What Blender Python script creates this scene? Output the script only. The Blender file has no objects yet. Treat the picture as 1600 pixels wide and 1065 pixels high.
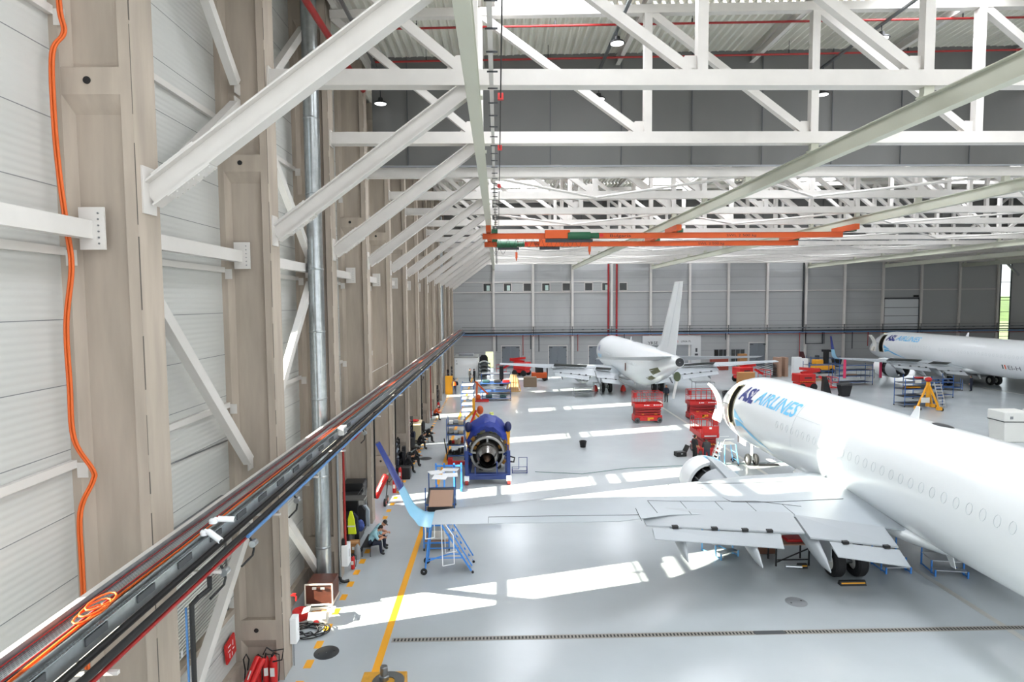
import bpy, bmesh, math, random
from mathutils import Vector, Matrix, Quaternion
R = random.Random(7)
S = bpy.context.scene
COL = S.collection
PI = math.pi

# ------------------------------------------------------------------ camera, sky, sun, exposure
cam_d = bpy.data.cameras.new('camera'); cam = bpy.data.objects.new('camera', cam_d); COL.objects.link(cam)
cam_d.sensor_width = 36.0; cam_d.lens = 36.0 * 958.33 / 1600.0; cam_d.clip_end = 2000; cam_d.clip_start = 0.1
H = 10.4
yaw, pitch, roll = 0.023, 0.0638, -0.0077
fw = Vector((math.sin(yaw) * math.cos(pitch), math.cos(yaw) * math.cos(pitch), -math.sin(pitch)))
rt = Vector((math.cos(yaw), -math.sin(yaw), 0)); up = rt.cross(fw)
r2 = rt * math.cos(roll) + up * math.sin(roll); u2 = -rt * math.sin(roll) + up * math.cos(roll)
mw = Matrix((r2, u2, -fw)).transposed().to_4x4(); mw.translation = (0, 0, H)
cam.matrix_world = mw
S.camera = cam
S.view_settings.view_transform = 'Standard'; S.view_settings.look = 'None'
S.view_settings.gamma = 1.0; S.view_settings.use_curve_mapping = False
S.view_settings.exposure = 1.0
S.cycles.max_bounces = 7; S.cycles.diffuse_bounces = 4; S.cycles.glossy_bounces = 3
S.cycles.transparent_max_bounces = 8; S.cycles.use_denoising = True
S.cycles.sample_clamp_indirect = 6.0; S.cycles.caustics_reflective = False; S.cycles.caustics_refractive = False

world = bpy.data.worlds.new('sky'); S.world = world; world.use_nodes = True
wn = world.node_tree.nodes; wl = world.node_tree.links
bg = wn['Background']
tc = wn.new('ShaderNodeTexCoord'); sx = wn.new('ShaderNodeSeparateXYZ'); rp = wn.new('ShaderNodeValToRGB')
wl.new(tc.outputs['Generated'], sx.inputs[0]); wl.new(sx.outputs['Z'], rp.inputs[0]); wl.new(rp.outputs[0], bg.inputs[0])
rp.color_ramp.elements[0].position = 0.0; rp.color_ramp.elements[0].color = (0.95, 0.98, 1.0, 1)
rp.color_ramp.elements[1].position = 0.8; rp.color_ramp.elements[1].color = (0.62, 0.78, 1.0, 1)
bg.inputs[1].default_value = 1.05

sun_d = bpy.data.lights.new('sun', 'SUN'); sun = bpy.data.objects.new('sun', sun_d); COL.objects.link(sun)
sun_d.energy = 22.0; sun_d.angle = 0.009; sun_d.color = (1.0, 0.92, 0.77)
sun.rotation_mode = 'QUATERNION'
sun.rotation_quaternion = Vector((1.0, 0.28, -0.53)).to_track_quat('-Z', 'Y')

# ------------------------------------------------------------------ materials
def lin(h):
    h = h.lstrip('#'); c = [int(h[i:i + 2], 16) / 255 for i in (0, 2, 4)]
    return tuple(x / 12.92 if x <= .04045 else ((x + .055) / 1.055) ** 2.4 for x in c) + (1,)
MATS = {}
def M(name, hexc, rough=.5, metal=0., noise=0., scale=3., stretch=None, bump=0., emit=0., spec=None, coat=0.):
    if name in MATS: return MATS[name]
    m = bpy.data.materials.new(name); m.use_nodes = True; MATS[name] = m
    n = m.node_tree.nodes; l = m.node_tree.links; b = n['Principled BSDF']
    c = lin(hexc)
    b.inputs['Base Color'].default_value = c; b.inputs['Roughness'].default_value = rough; b.inputs['Metallic'].default_value = metal
    if spec is not None: b.inputs['Specular IOR Level'].default_value = spec
    if coat: b.inputs['Coat Weight'].default_value = coat; b.inputs['Coat Roughness'].default_value = .06
    if emit:
        b.inputs['Emission Color'].default_value = c; b.inputs['Emission Strength'].default_value = emit
    if noise or bump:
        t = n.new('ShaderNodeTexCoord'); mp = n.new('ShaderNodeMapping'); nz = n.new('ShaderNodeTexNoise')
        l.new(t.outputs['Object'], mp.inputs[0]); l.new(mp.outputs[0], nz.inputs[0])
        if stretch: mp.inputs['Scale'].default_value = stretch
        nz.inputs['Scale'].default_value = scale; nz.inputs['Detail'].default_value = 5
        if noise:
            r = n.new('ShaderNodeValToRGB'); l.new(nz.outputs[0], r.inputs[0]); l.new(r.outputs[0], b.inputs['Base Color'])
            lo = tuple(x * (1 - noise) for x in c[:3]) + (1,); hi = tuple(min(1, x * (1 + noise)) for x in c[:3]) + (1,)
            r.color_ramp.elements[0].position = .3; r.color_ramp.elements[0].color = lo
            r.color_ramp.elements[1].position = .7; r.color_ramp.elements[1].color = hi
        if bump:
            bp = n.new('ShaderNodeBump'); bp.inputs['Strength'].default_value = bump; bp.inputs['Distance'].default_value = .02
            l.new(nz.outputs[0], bp.inputs['Height']); l.new(bp.outputs[0], b.inputs['Normal'])
    return m
def wave_bump(m, axis, scale, strength, dist=.02):
    n = m.node_tree.nodes; l = m.node_tree.links; b = n['Principled BSDF']
    t = n.new('ShaderNodeTexCoord'); w = n.new('ShaderNodeTexWave'); bp = n.new('ShaderNodeBump')
    w.bands_direction = axis; w.inputs['Scale'].default_value = scale
    l.new(t.outputs['Object'], w.inputs[0]); l.new(w.outputs['Fac'], bp.inputs['Height'])
    bp.inputs['Strength'].default_value = strength; bp.inputs['Distance'].default_value = dist
    l.new(bp.outputs[0], b.inputs['Normal'])
concrete = M('concrete', '#a89c8f', .85, 0, .13, 1.2, (2.5, 2.5, .35), .15)
floor_m = M('epoxy floor', '#b1b7ba', .2, 0, .05, .35, None, 0, spec=.5)
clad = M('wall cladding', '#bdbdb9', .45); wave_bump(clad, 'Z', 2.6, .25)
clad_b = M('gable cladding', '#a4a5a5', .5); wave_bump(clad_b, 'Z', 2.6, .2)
joint_m = M('panel joint', '#77787a', .7)
white_st = M('white painted steel', '#cdc9c4', .42, 0, .03, 2)
rail_m = M('runway grey paint', '#c3c4b5', .45)
galv = M('galvanised steel', '#a9aeb0', .28, .85, .12, 6)
steel = M('bare steel', '#8b8e90', .35, .9)
dark_st = M('dark steel', '#3a3c3f', .45, .5)
black = M('black rubber', '#141415', .55)
blackp = M('black plastic', '#1b1b1d', .45)
deck_m = M('roof deck', '#dedcd2', .5)
curt_m = M('grey curtain', '#666664', .8, 0, .06, .25, (1, 1, .4))
red = M('signal red', '#c3201f', .4)
redp = M('red pipe', '#941a18', .4)
orange = M('orange paint', '#c24e12', .45)
orange_c = M('orange cable', '#cf5c1a', .5)
yellow = M('yellow paint', '#eaa41e', .5)
green = M('machine green', '#115233', .45)
blue = M('stand blue', '#1a3270', .45)
blue2 = M('stair blue', '#3d86d6', .45)
blue3 = M('rack blue', '#2d5a9c', .45)
pipe_bl = M('blue pipe', '#4f7fb4', .4)
white = M('white paint', '#eef0f1', .3)
offwhite = M('off white', '#dcdcd6', .5)
grey = M('mid grey', '#8a8d90', .5)
dgrey = M('dark grey', '#45484b', .55)
plane_w = M('aircraft white', '#ecefF0', .24, coat=.35)
wing_g = M('wing grey', '#a6adb2', .35, 0, .02, 1)
wing_l = M('flap grey', '#a3a8ac', .38)
seam = M('panel seam', '#2b2c2e', .6)
seam_l = M('faint seam', '#c3c9cc', .5)
navy = M('logo navy', '#22307e', .35)
cyan = M('logo light blue', '#71c4ee', .35)
wl_blue = M('winglet blue', '#86bfdc', .25)
wl_navy = M('winglet navy', '#27397f', .2)
tyre = M('tyre rubber', '#1c1c1e', .75)
olive = M('primer olive', '#5a5a2c', .6)
wood = M('pale wood', '#d8b27e', .6, 0, .1, 4, (1, 1, .2))
board = M('brown board', '#a68672', .7)
cardb = M('cardboard', '#a87848', .8)
brown = M('case brown', '#5a3226', .4, 0, .25, 3)
skin = M('skin', '#c08a6c', .55)
hair_m = M('dark hair', '#1d1815', .7)
cl_black = M('black cloth', '#1a1a1d', .85)
cl_navy = M('navy cloth', '#1d2233', .85)
cl_blue = M('light blue cloth', '#8fb8c2', .85)
cl_or = M('orange vest', '#ee6a1c', .7)
cl_ye = M('yellow vest', '#d3e021', .7)
tarp = M('blue tarpaulin', '#1b3186', .5, 0, .12, 2.5, None, .5)
alu = M('aluminium', '#c9ccce', .3, .8)
glow = M('skylight pane', '#f4f8ff', .5, emit=8.8)
lampg = M('lamp lens', '#ffffff', .4, emit=1.2)
grass_m = M('outdoor grass', '#4d6030', .9, 0, .3, .2)
apron_m = M('outdoor concrete', '#6b7450', .8)
def glass_mat():
    m = bpy.data.materials.new('window glass'); m.use_nodes = True; n = m.node_tree.nodes; l = m.node_tree.links
    n.remove(n['Principled BSDF']); tr = n.new('ShaderNodeBsdfTransparent'); g = n.new('ShaderNodeBsdfGlossy'); mx = n.new('ShaderNodeMixShader')
    tr.inputs[0].default_value = (.93, .96, .96, 1); g.inputs['Roughness'].default_value = .02
    mx.inputs[0].default_value = .06; l.new(tr.outputs[0], mx.inputs[1]); l.new(g.outputs[0], mx.inputs[2])
    l.new(mx.outputs[0], n['Material Output'].inputs[0]); return m
glass = glass_mat()

# ------------------------------------------------------------------ mesh builder
V3 = Vector
def frame(d, upv=(0, 0, 1)):
    d = V3(d).normalized(); u = V3(upv)
    if abs(d.dot(u)) > .995: u = V3((0, 1, 0)) if abs(d.y) < .9 else V3((1, 0, 0))
    s = d.cross(u).normalized(); return s, s.cross(d).normalized(), d
class MB:
    def __init__(s): s.v = []; s.f = []
    def add(s, vs, fs):
        o = len(s.v); s.v += [tuple(v) for v in vs]; s.f += [tuple(i + o for i in f) for f in fs]; return s
    def box(s, c, d, rot=None):
        c = V3(c); x, y, z = d[0] / 2, d[1] / 2, d[2] / 2
        vs = [V3((a * x, b * y, e * z)) for a in (-1, 1) for b in (-1, 1) for e in (-1, 1)]
        if rot is not None: vs = [rot @ v for v in vs]
        return s.add([c + v for v in vs], [(0, 1, 3, 2), (4, 6, 7, 5), (0, 4, 5, 1), (2, 3, 7, 6), (0, 2, 6, 4), (1, 5, 7, 3)])
    def bx(s, x0, x1, y0, y1, z0, z1):
        return s.box(((x0 + x1) / 2, (y0 + y1) / 2, (z0 + z1) / 2), (x1 - x0, y1 - y0, z1 - z0))
    def bar(s, p, q, w, h=None, upv=(0, 0, 1)):
        p = V3(p); q = V3(q); h = h or w; a, b, d = frame(q - p, upv); a = a * w / 2; b = b * h / 2
        vs = [p - a - b, p + a - b, p + a + b, p - a + b, q - a - b, q + a - b, q + a + b, q - a + b]
        return s.add(vs, [(3, 2, 1, 0), (4, 5, 6, 7), (0, 1, 5, 4), (1, 2, 6, 5), (2, 3, 7, 6), (3, 0, 4, 7)])
    def ibeam(s, p, q, w, h, tf=.03, tw=.02, upv=(0, 0, 1)):
        p = V3(p); q = V3(q); a, b, d = frame(q - p, upv); o = b * (h / 2 - tf / 2)
        s.bar(p + o, q + o, w, tf, upv); s.bar(p - o, q - o, w, tf, upv)
        return s.bar(p, q, tw, h - 2 * tf + .002, upv)
    def tube(s, p, q, r, n=8, r2=None, caps=True):
        p = V3(p); q = V3(q); r2 = r if r2 is None else r2; a, b, d = frame(q - p)
        vs = []
        for c, rr in ((p, r), (q, r2)):
            vs += [c + a * math.cos(2 * PI * i / n) * rr + b * math.sin(2 * PI * i / n) * rr for i in range(n)]
        fs = [(i, (i + 1) % n, n + (i + 1) % n, n + i) for i in range(n)]
        if caps: fs += [tuple(range(n - 1, -1, -1)), tuple(range(n, 2 * n))]
        return s.add(vs, fs)
    def path(s, pts, r, n=6):
        pts = [V3(p) for p in pts]; vs = []; fs = []; a = None
        for i, p in enumerate(pts):
            d = ((pts[i] - pts[i - 1]).normalized() if i else V3((0, 0, 0))) + ((pts[i + 1] - pts[i]).normalized() if i < len(pts) - 1 else V3((0, 0, 0)))
            if d.length < 1e-6: d = V3((0, 0, 1))
            d.normalize()
            if a is None: a = frame(d)[0]
            a = (a - d * a.dot(d)); a = a.normalized() if a.length > 1e-5 else frame(d)[0]
            b = d.cross(a)
            rr = r[i] if isinstance(r, (list, tuple)) else r
            vs += [p + a * math.cos(2 * PI * k / n) * rr + b * math.sin(2 * PI * k / n) * rr for k in range(n)]
        for i in range(len(pts) - 1):
            fs += [(i * n + k, i * n + (k + 1) % n, (i + 1) * n + (k + 1) % n, (i + 1) * n + k) for k in range(n)]
        fs += [tuple(range(n - 1, -1, -1)), tuple(range(len(vs) - n, len(vs)))]
        return s.add(vs, fs)
    def lathe(s, prof, o=(0, 0, 0), ax=(0, 0, 1), n=20, a0=0, a1=2 * PI):
        o = V3(o); a, b, d = frame(ax); full = abs(a1 - a0 - 2 * PI) < 1e-6; m = n if full else n + 1
        vs = [o + d * t + (a * math.cos(a0 + (a1 - a0) * k / n) + b * math.sin(a0 + (a1 - a0) * k / n)) * r for (r, t) in prof for k in range(m)]
        fs = []
        for i in range(len(prof) - 1):
            for k in range(n):
                k2 = (k + 1) % m; fs.append((i * m + k, i * m + k2, (i + 1) * m + k2, (i + 1) * m + k))
        return s.add(vs, fs)
    def loft(s, secs, closed=True, caps=True):
        n = len(secs[0]); vs = [p for q in secs for p in q]; fs = []
        for i in range(len(secs) - 1):
            for k in range(n if closed else n - 1):
                k2 = (k + 1) % n; fs.append((i * n + k, i * n + k2, (i + 1) * n + k2, (i + 1) * n + k))
        if caps and closed: fs += [tuple(range(n - 1, -1, -1)), tuple(range(len(vs) - n, len(vs)))]
        return s.add(vs, fs)
    def ell(s, c, r, n=14, m=9, rot=None):
        c = V3(c); secs = []
        for i in range(m + 1):
            t = PI * i / m; rr = max(math.sin(t), .02)
            q = [V3((r[0] * rr * math.cos(2 * PI * k / n), r[1] * rr * math.sin(2 * PI * k / n), -r[2] * math.cos(t))) for k in range(n)]
            secs.append([c + (rot @ p if rot is not None else p) for p in q])
        return s.loft(secs)
    def prism(s, poly, vec):
        vec = V3(vec); a = [V3(p) for p in poly]; n = len(a)
        return s.add(a + [p + vec for p in a], [tuple(range(n - 1, -1, -1)), tuple(range(n, 2 * n))] + [(i, (i + 1) % n, n + (i + 1) % n, n + i) for i in range(n)])
    def quad(s, *pts): return s.add(pts, [tuple(range(len(pts)))])
    def mesh(s, name, smooth=35, merge=False):
        me = bpy.data.meshes.new(name); me.from_pydata(s.v, [], s.f)
        b = bmesh.new(); b.from_mesh(me)
        if merge: bmesh.ops.remove_doubles(b, verts=b.verts, dist=1e-4)
        bmesh.ops.recalc_face_normals(b, faces=b.faces); b.to_mesh(me); b.free()
        if smooth:
            me.polygons.foreach_set('use_smooth', [True] * len(me.polygons)); me.set_sharp_from_angle(angle=math.radians(smooth))
        return me
    def build(s, name, mat, parent=None, smooth=35, merge=False, bevel=0):
        me = s.mesh(name, smooth, merge); me.materials.append(mat)
        o = bpy.data.objects.new(name, me); COL.objects.link(o)
        if parent is not None: o.parent = parent; KIDS.setdefault(parent.name, []).append(o)
        if bevel:
            md = o.modifiers.new('bevel', 'BEVEL'); md.width = bevel; md.segments = 2; md.limit_method = 'ANGLE'
        return o
KIDS = {}
def tag(o, label=None, cat=None, group=None, kind=None):
    if label: o['label'] = label
    if cat: o['category'] = cat
    if group: o['group'] = group
    if kind: o['kind'] = kind
    return o
def thing(name, label, cat, loc=(0, 0, 0), rz=0, group=None):
    o = bpy.data.objects.new(name, None); COL.objects.link(o); o.location = loc; o.rotation_euler = (0, 0, rz); o.empty_display_size = .2
    return tag(o, label, cat, group)
def dup(root, loc, rz=None, label=None, group=None):
    def cp(o, parent):
        c = o.copy(); COL.objects.link(c)
        if parent is not None: c.parent = parent; KIDS.setdefault(parent.name, []).append(c)
        for k in list(KIDS.get(o.name, [])): cp(k, c)
        return c
    c = cp(root, None); c.location = loc
    if rz is not None: c.rotation_euler = (0, 0, rz)
    if label: c['label'] = label
    if group: c['group'] = group
    return c
def struct(mb, name, mat, label=None, cat=None, group=None, **k):
    o = mb.build(name, mat, **k); return tag(o, label, cat, group, 'structure')
ORD = ['first', 'second', 'third', 'fourth', 'fifth', 'sixth', 'seventh', 'eighth', 'ninth', 'tenth', 'eleventh', 'twelfth', 'thirteenth', 'fourteenth', 'fifteenth']
def text_mesh(txt, size, shear=0., ext=0., bold=0.):
    c = bpy.data.curves.new('txt', 'FONT'); c.body = txt; c.size = size; c.shear = shear; c.extrude = ext; c.resolution_u = 3; c.offset = bold * size
    o = bpy.data.objects.new('txt', c); COL.objects.link(o)
    dg = bpy.context.evaluated_depsgraph_get(); me = bpy.data.meshes.new_from_object(o.evaluated_get(dg))
    bpy.data.objects.remove(o); bpy.data.curves.remove(c); return me
def text_on(txt, size, fn, name, mat, parent, width=None, shear=0., cuts=0, bold=0.):
    me = text_mesh(txt, size, shear, 0., bold)
    b = bmesh.new(); b.from_mesh(me)
    bmesh.ops.triangulate(b, faces=b.faces)
    for _ in range(cuts): bmesh.ops.subdivide_edges(b, edges=[e for e in b.edges if e.calc_length() > size * .12], cuts=1)
    x0 = min(v.co.x for v in b.verts); x1 = max(v.co.x for v in b.verts); k = (width / (x1 - x0)) if width else 1
    for v in b.verts: v.co = V3(fn((v.co.x - x0) * k, v.co.y))
    b.to_mesh(me); b.free(); me.name = name; me.materials.append(mat)
    o = bpy.data.objects.new(name, me); COL.objects.link(o)
    if parent is not None: o.parent = parent; KIDS.setdefault(parent.name, []).append(o)
    return o
# ------------------------------------------------------------------ the building
XW, XC = -7.3, -6.0          # cladding plane, inner face of the concrete columns
WY = 96.0                    # gable wall
NODE = lambda k: -0.6 + 6.15 * k
TY = lambda n: 10.85 + 6 * n
roofz = lambda x: 21.5 + .02 * min(x, 82 - x)
struct(MB().bx(-8.2, 100, -14, WY + .4, -.4, 0), 'floor', floor_m)
# outdoor ground beyond the gable and the open front
struct(MB().bx(-60, 260, WY + .4, 420, -.45, -.05), 'ground', apron_m)
hl = MB()
hl.loft([[V3((x, 300 + 40 * math.sin(x * .02) + dy, z)) for x in range(-40, 561, 30)] for dy, z in ((0, -2), (30, 3), (70, 7), (140, 10), (260, 12))], closed=False)
struct(hl, 'hill', grass_m)

# left wall: cladding with tall glazed strips every second bay
WIN = [(6.4 + 12 * k, 8.3 + 12 * k) for k in range(7)]
WTOP = lambda a: 17.4 if a < 40 else 12.9
WZ0, WZ1 = .75, 17.4
w = MB(); y = -14
for a, b in WIN:
    w.bx(XW - .2, XW, y, a, 0, 22.2); w.bx(XW - .2, XW, a, b, 0, WZ0); w.bx(XW - .2, XW, a, b, WTOP(a), 22.2); y = b
w.bx(XW - .2, XW, y, WY, 0, 22.2)
struct(w, 'wall_left', clad)
j = MB()
for k in range(1, 20):
    z = .215 + 1.105 * k; y = -2
    for a, b in WIN + [(WY, WY)]:
        j.bx(XW - .002, XW + .004, y, a, z - .007, z + .007); y = b
struct(j, 'trim_left', joint_m)
for i, (a, b) in enumerate(WIN):
    f = MB(); WZ1 = WTOP(a)
    f.bx(XW - .14, XW - .02, a, a + .07, WZ0, WZ1).bx(XW - .14, XW - .02, b - .07, b, WZ0, WZ1)
    for z in [v for v in (WZ0 + .035, 3.9, 7.7, 11.3, 15.2) if v < WZ1] + [WZ1 - .035]: f.bx(XW - .14, XW - .02, a, b, z - .05, z + .05)
    o = struct(f, 'window_%d' % (i + 1), white_st)
    MB().bx(XW - .09, XW - .08, a, b, WZ0, WZ1).build('pane', glass, o)
p_ = MB().bx(XW, XW + .16, -2, 10.4, 0, .5)
for n in range(13): p_.bx(XW, XW + .16, TY(n) + .36, TY(n + 1) - .36 if n < 12 else WY, 0, .55)
struct(p_, 'baseboard_left', concrete)

# concrete columns
def column_mb():
    m = MB()
    m.bx(XW + .02, XC - .02, -.19, .19, 0, 21.28)
    for x0, x1 in ((XW, XW + .15), (XC - .19, XC)): m.bx(x0, x1, -.35, .35, 0, 21.3)
    for s in (-1, 1):
        for z0, z1 in ((1.15, 1.72), (13.86, 14.3), (20.4, 21.3)): m.bx(XW + .01, XC - .01, min(0, s * .345), max(0, s * .345), z0, z1)
        for z0, z1 in ((0, 1.15), (1.72, 13.86), (14.3, 20.4)):
            for xa, dx in ((XW + .15, .12), (XC - .19, -.07)):
                m.prism([(xa, s * .35, z0), (xa + dx, s * .19, z0), (xa, s * .19, z0)], (0, 0, z1 - z0))
            m.prism([(XW + .03, s * .34, z1), (XW + .03, s * .19, z1 - .28), (XW + .03, s * .19, z1)], (XC - XW - .06, 0, 0))
    return m
cm = column_mb().mesh('column', 0)
cm.materials.append(concrete)
hm = MB()
for z in (1.43, 14.09): hm.tube((-6.72, -.36, z), (-6.72, -.2, z), .062, 14)
hm = hm.mesh('hole'); hm.materials.append(black)
em = MB(); q = random.Random(3); z = 0.
while z < 21: z2 = z + q.uniform(.3, 1.6); em.bx(XC - .004, XC + .003, -.352 , -.352 + q.uniform(.008, .03), z, min(z2, 21)); z = z2 + q.uniform(0, .5)
em = em.mesh('worn_edge', 0); em.materials.append(M('worn concrete edge', '#5c5650', .9))
for n in range(13):
    o = bpy.data.objects.new('column', cm); COL.objects.link(o); o.location = (0, TY(n), 0)
    tag(o, 'recessed concrete wall column, %s of the row on the left wall from the camera' % ORD[n], 'column', 'concrete columns of the left wall', 'structure')
    h = bpy.data.objects.new('hole', hm); COL.objects.link(h); h.parent = o
    h = bpy.data.objects.new('worn_edge', em); COL.objects.link(h); h.parent = o
# inclined struts from the columns to the trusses
def strut():
    t = thing('roof_strut', '', 'strut')
    p, q = V3((XC + .03, 0, 12.25)), V3((-.75, 0, 16.1)); d = (q - p).normalized()
    MB().ibeam(p, q, .3, .42, .03, .022).build('beam', white_st, t, 20)
    MB().bx(XC, XC + .03, -.2, .2, 11.95, 12.75).build('end_plate', white_st, t)
    a, b, dd = frame(d)
    sp = MB(); bo = MB()
    for sgn in (-1, 1):
        c = p + d * .75 + b * sgn * .225
        sp.bar(c - d * .45, c + d * .45, .3, .025)
        for k in range(8):
            for e in (-1, 1):
                q1 = c + d * (-.4 + k * .115) + a * e * .1; bo.tube(q1 - b * .035, q1 + b * .035, .016, 6)
    sp.bar(p + d * .3 - a * .03, p + d * 1.1 - a * .03, .015, .3)
    sp.build('splice_plate', white_st, t); bo.build('bolts', white_st, t)
    return t
st = strut()
for n in range(13):
    lab = 'white H-section strut rising from the %s concrete column to the roof' % ORD[n]
    if n == 0: st.location = (0, TY(0), 0); tag(st, lab, None, 'inclined struts along the left wall')
    else: dup(st, (0, TY(n), 0), None, lab, 'inclined struts along the left wall')

# roof trusses
NK = 14
def truss():
    t = thing('roof_truss', '', 'roof truss')
    zb = 16.35; x1 = NODE(NK); tz = lambda x: roofz(x) - .7
    m = MB().bar((XC + .04, 0, zb), (x1, 0, zb), .32, .42); m.build('bottom_chord', white_st, t)
    MB().bar((XC + .06, 0, zb - .2), (x1, 0, zb - .2), .4, .035).build('bottom_flange', white_st, t)
    m = MB(); xs = [XC + .1] + [NODE(k) for k in range(NK + 1)]
    for a, b in zip(xs, xs[1:]): m.bar((a, 0, tz(a)), (b, 0, tz(b)), .3, .3)
    m.build('top_chord', white_st, t)
    MB().bx(XC, XC + .05, -.22, .22, zb - .28, zb + .28).build('end_plate', white_st, t)
    for k in range(NK + 1):
        x = NODE(k); MB().bar((x, 0, zb + .2), (x, 0, tz(x) - .1), .28, .28).build('post', white_st, t)
        xp = xs[k]
        if k <= 8: MB().bar((xp + .1, 0, tz(xp) - .1), (x - .3, 0, zb + .22), .24, .26).build('diagonal', white_st, t)
        else: MB().bar((xp + .3, 0, zb + .22), (x - .1, 0, tz(x) - .1), .24, .26).build('diagonal', white_st, t)
        g = MB().prism([(x - .75, -.02, zb + .2), (x - .14, -.02, zb + .2), (x - .14, -.02, zb + .62), (x - .45, -.02, zb + .62)], (0, .04, 0))
        g.build('gusset_plate', white_st, t)
    return t
tr = truss()
def tube_braces(root):
    for k in range(0, NK, 2):
        a, b, c = V3((NODE(k) + .2, .1, 16.2)), V3((NODE(k + 1), 5.9, 16.2)), V3((NODE(k + 2) - .2, .1, 16.2))
        for p, q in ((a, b), (c, b)): MB().tube(p, q, .07, 8).build('brace_tube', white_st, root)
for n in range(15):
    lab = 'white steel roof truss spanning above the %s bay from the camera' % ORD[n]
    o = tr if n == 0 else dup(tr, (0, TY(n), 0))
    o.location = (0, TY(n), 0); tag(o, lab, None, 'white roof trusses')
    if n >= 3 and n < 14 and n % 2: tube_braces(o)

# purlins along the hall, deck, skylights
for k in range(-1, NK + 1):
    x = XC + .3 if k < 0 else NODE(k)
    struct(MB().ibeam((x, 4, roofz(x) - .35), (x, WY, roofz(x) - .35), .2, .36, .025, .02), 'roof_beam', white_st)
SKX = [(0.0, 3.7), (14.6, 18.3), (29, 32.7), (43.6, 47.3), (58, 61.7), (72.6, 76.3)]
SKY = [(18 + 12 * k, 24 + 12 * k) for k in range(-2, 7)]  # first two rows are unseen, added to light the near hall
SKF = [(-.5, 4.3), (13.8, 18.6), (29, 32.7), (43.6, 47.3)]  # left-hand far panes widened to brighten the far left
SKC = lambda a: SKX[:5] if a < 20 else SKF
def deck(m, xa, xb, ya, yb):
    P = .333; prof = []; x = xa
    while x < xb - 1e-6:
        for dx, dz in ((0, .16), (.11, .16), (.19, 0), (.25, 0)):
            if x + dx <= xb: prof.append((x + dx, dz))
        x += P
    prof.append((xb, .16))
    m.loft([[V3((x, y, roofz(x) + dz)) for x, dz in prof] for y in (ya, yb)], closed=False)
d = MB(); ys = [-14]
for a, b in SKY: ys += [a, b]
ys.append(WY)
for i in range(len(ys) - 1):
    if i % 2 == 0: deck(d, -7.4, 90, ys[i], ys[i + 1])
    else:
        xs = [-7.4] + [v for ab in SKC(ys[i]) for v in ab] + [90]
        for q in range(0, len(xs), 2): deck(d, xs[q], xs[q + 1], ys[i], ys[i + 1])
struct(d, 'ceiling', deck_m, smooth=0)
n = 100
for a, b in SKY:
    for c, e in SKC(a):
        n += 1
        m = MB(); z = roofz((c + e) / 2) + .55
        m.bx(c - .1, c, a - .1, b + .1, z - .75, z); m.bx(e, e + .1, a - .1, b + .1, z - .75, z); m.bx(c, e, a - .1, a, z - .75, z); m.bx(c, e, b, b + .1, z - .75, z)
        o = struct(m, 'window_%d' % n, white_st); MB().bx(c, e, a, b, z - .04, z).build('pane', glow, o)
struct(MB().bx(-7.6, 90, -14, WY + .3, 23.2, 23.3), 'ceiling_cover', deck_m) if False else None

# grey smoke curtains hung below the roof
def curtain(Y, x0, x1, z0, label):
    m = MB(); xs = [x0 + .3 * i for i in range(int((x1 - x0) / .3) + 1)]
    rows = [[V3((x, Y + .05 * math.sin(x * 1.7) * (1 - t) + .03 * math.sin(x * 4.1), z0 + t * (roofz(x) + .02 - z0))) for x in xs] for t in (0, .25, .5, .75, 1)]
    m.loft(rows, closed=False)
    o = m.build('smoke_curtain', curt_m); tag(o, label, 'curtain')
    x = x0 + 1.6
    while x < x1: MB().bx(x - .02, x + .02, Y - .1, Y - .06, z0, roofz(x)).build('seam', dgrey, o); x += 3.24
    MB().bx(x0, x1, Y - .04, Y + .04, z0 - .08, z0).build('hem', grey, o)
curtain(28.5, -5.6, 90, 16.62, 'grey fabric smoke curtain hanging behind the nearest roof trusses')
curtain(65.6, -5.6, 90, 16.75, 'grey fabric smoke curtain hanging far down the hall')

# red sprinkler lines and main
def pipe(name, pts, r, mat, label, cat='pipe', group=None, n=8):
    o = MB().path(pts, r, n).build(name, mat, None, 60); return tag(o, label, cat, group)
def sprinkler(Y, label):
    o = pipe('sprinkler_pipe', [(x, Y, roofz(x) - .6) for x in (-5.2, 5, 15, 25, 41, 55, 85)], .045, redp, label, group='red sprinkler pipes under the roof')
    for i in range(14):
        x = -3 + 5.3 * i; h = MB().tube((x, Y, roofz(x) - .6), (x, Y, roofz(x) - .02), .012, 5); h.tube((x, Y, roofz(x) - .62), (x, Y, roofz(x) - .42), .03, 6)
        h.build('hanger', dark_st, o)
sprinkler(24.2, 'thin red sprinkler pipe under the roof deck, nearer of two')
sprinkler(27.4, 'thin red sprinkler pipe under the roof deck, close to the grey curtain')
pipe('sprinkler_main', [(-5.5, 9, 19.2), (-5.5, 26.2, 19.2)], .11, redp, 'thick red sprinkler main high along the left wall')
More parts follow.
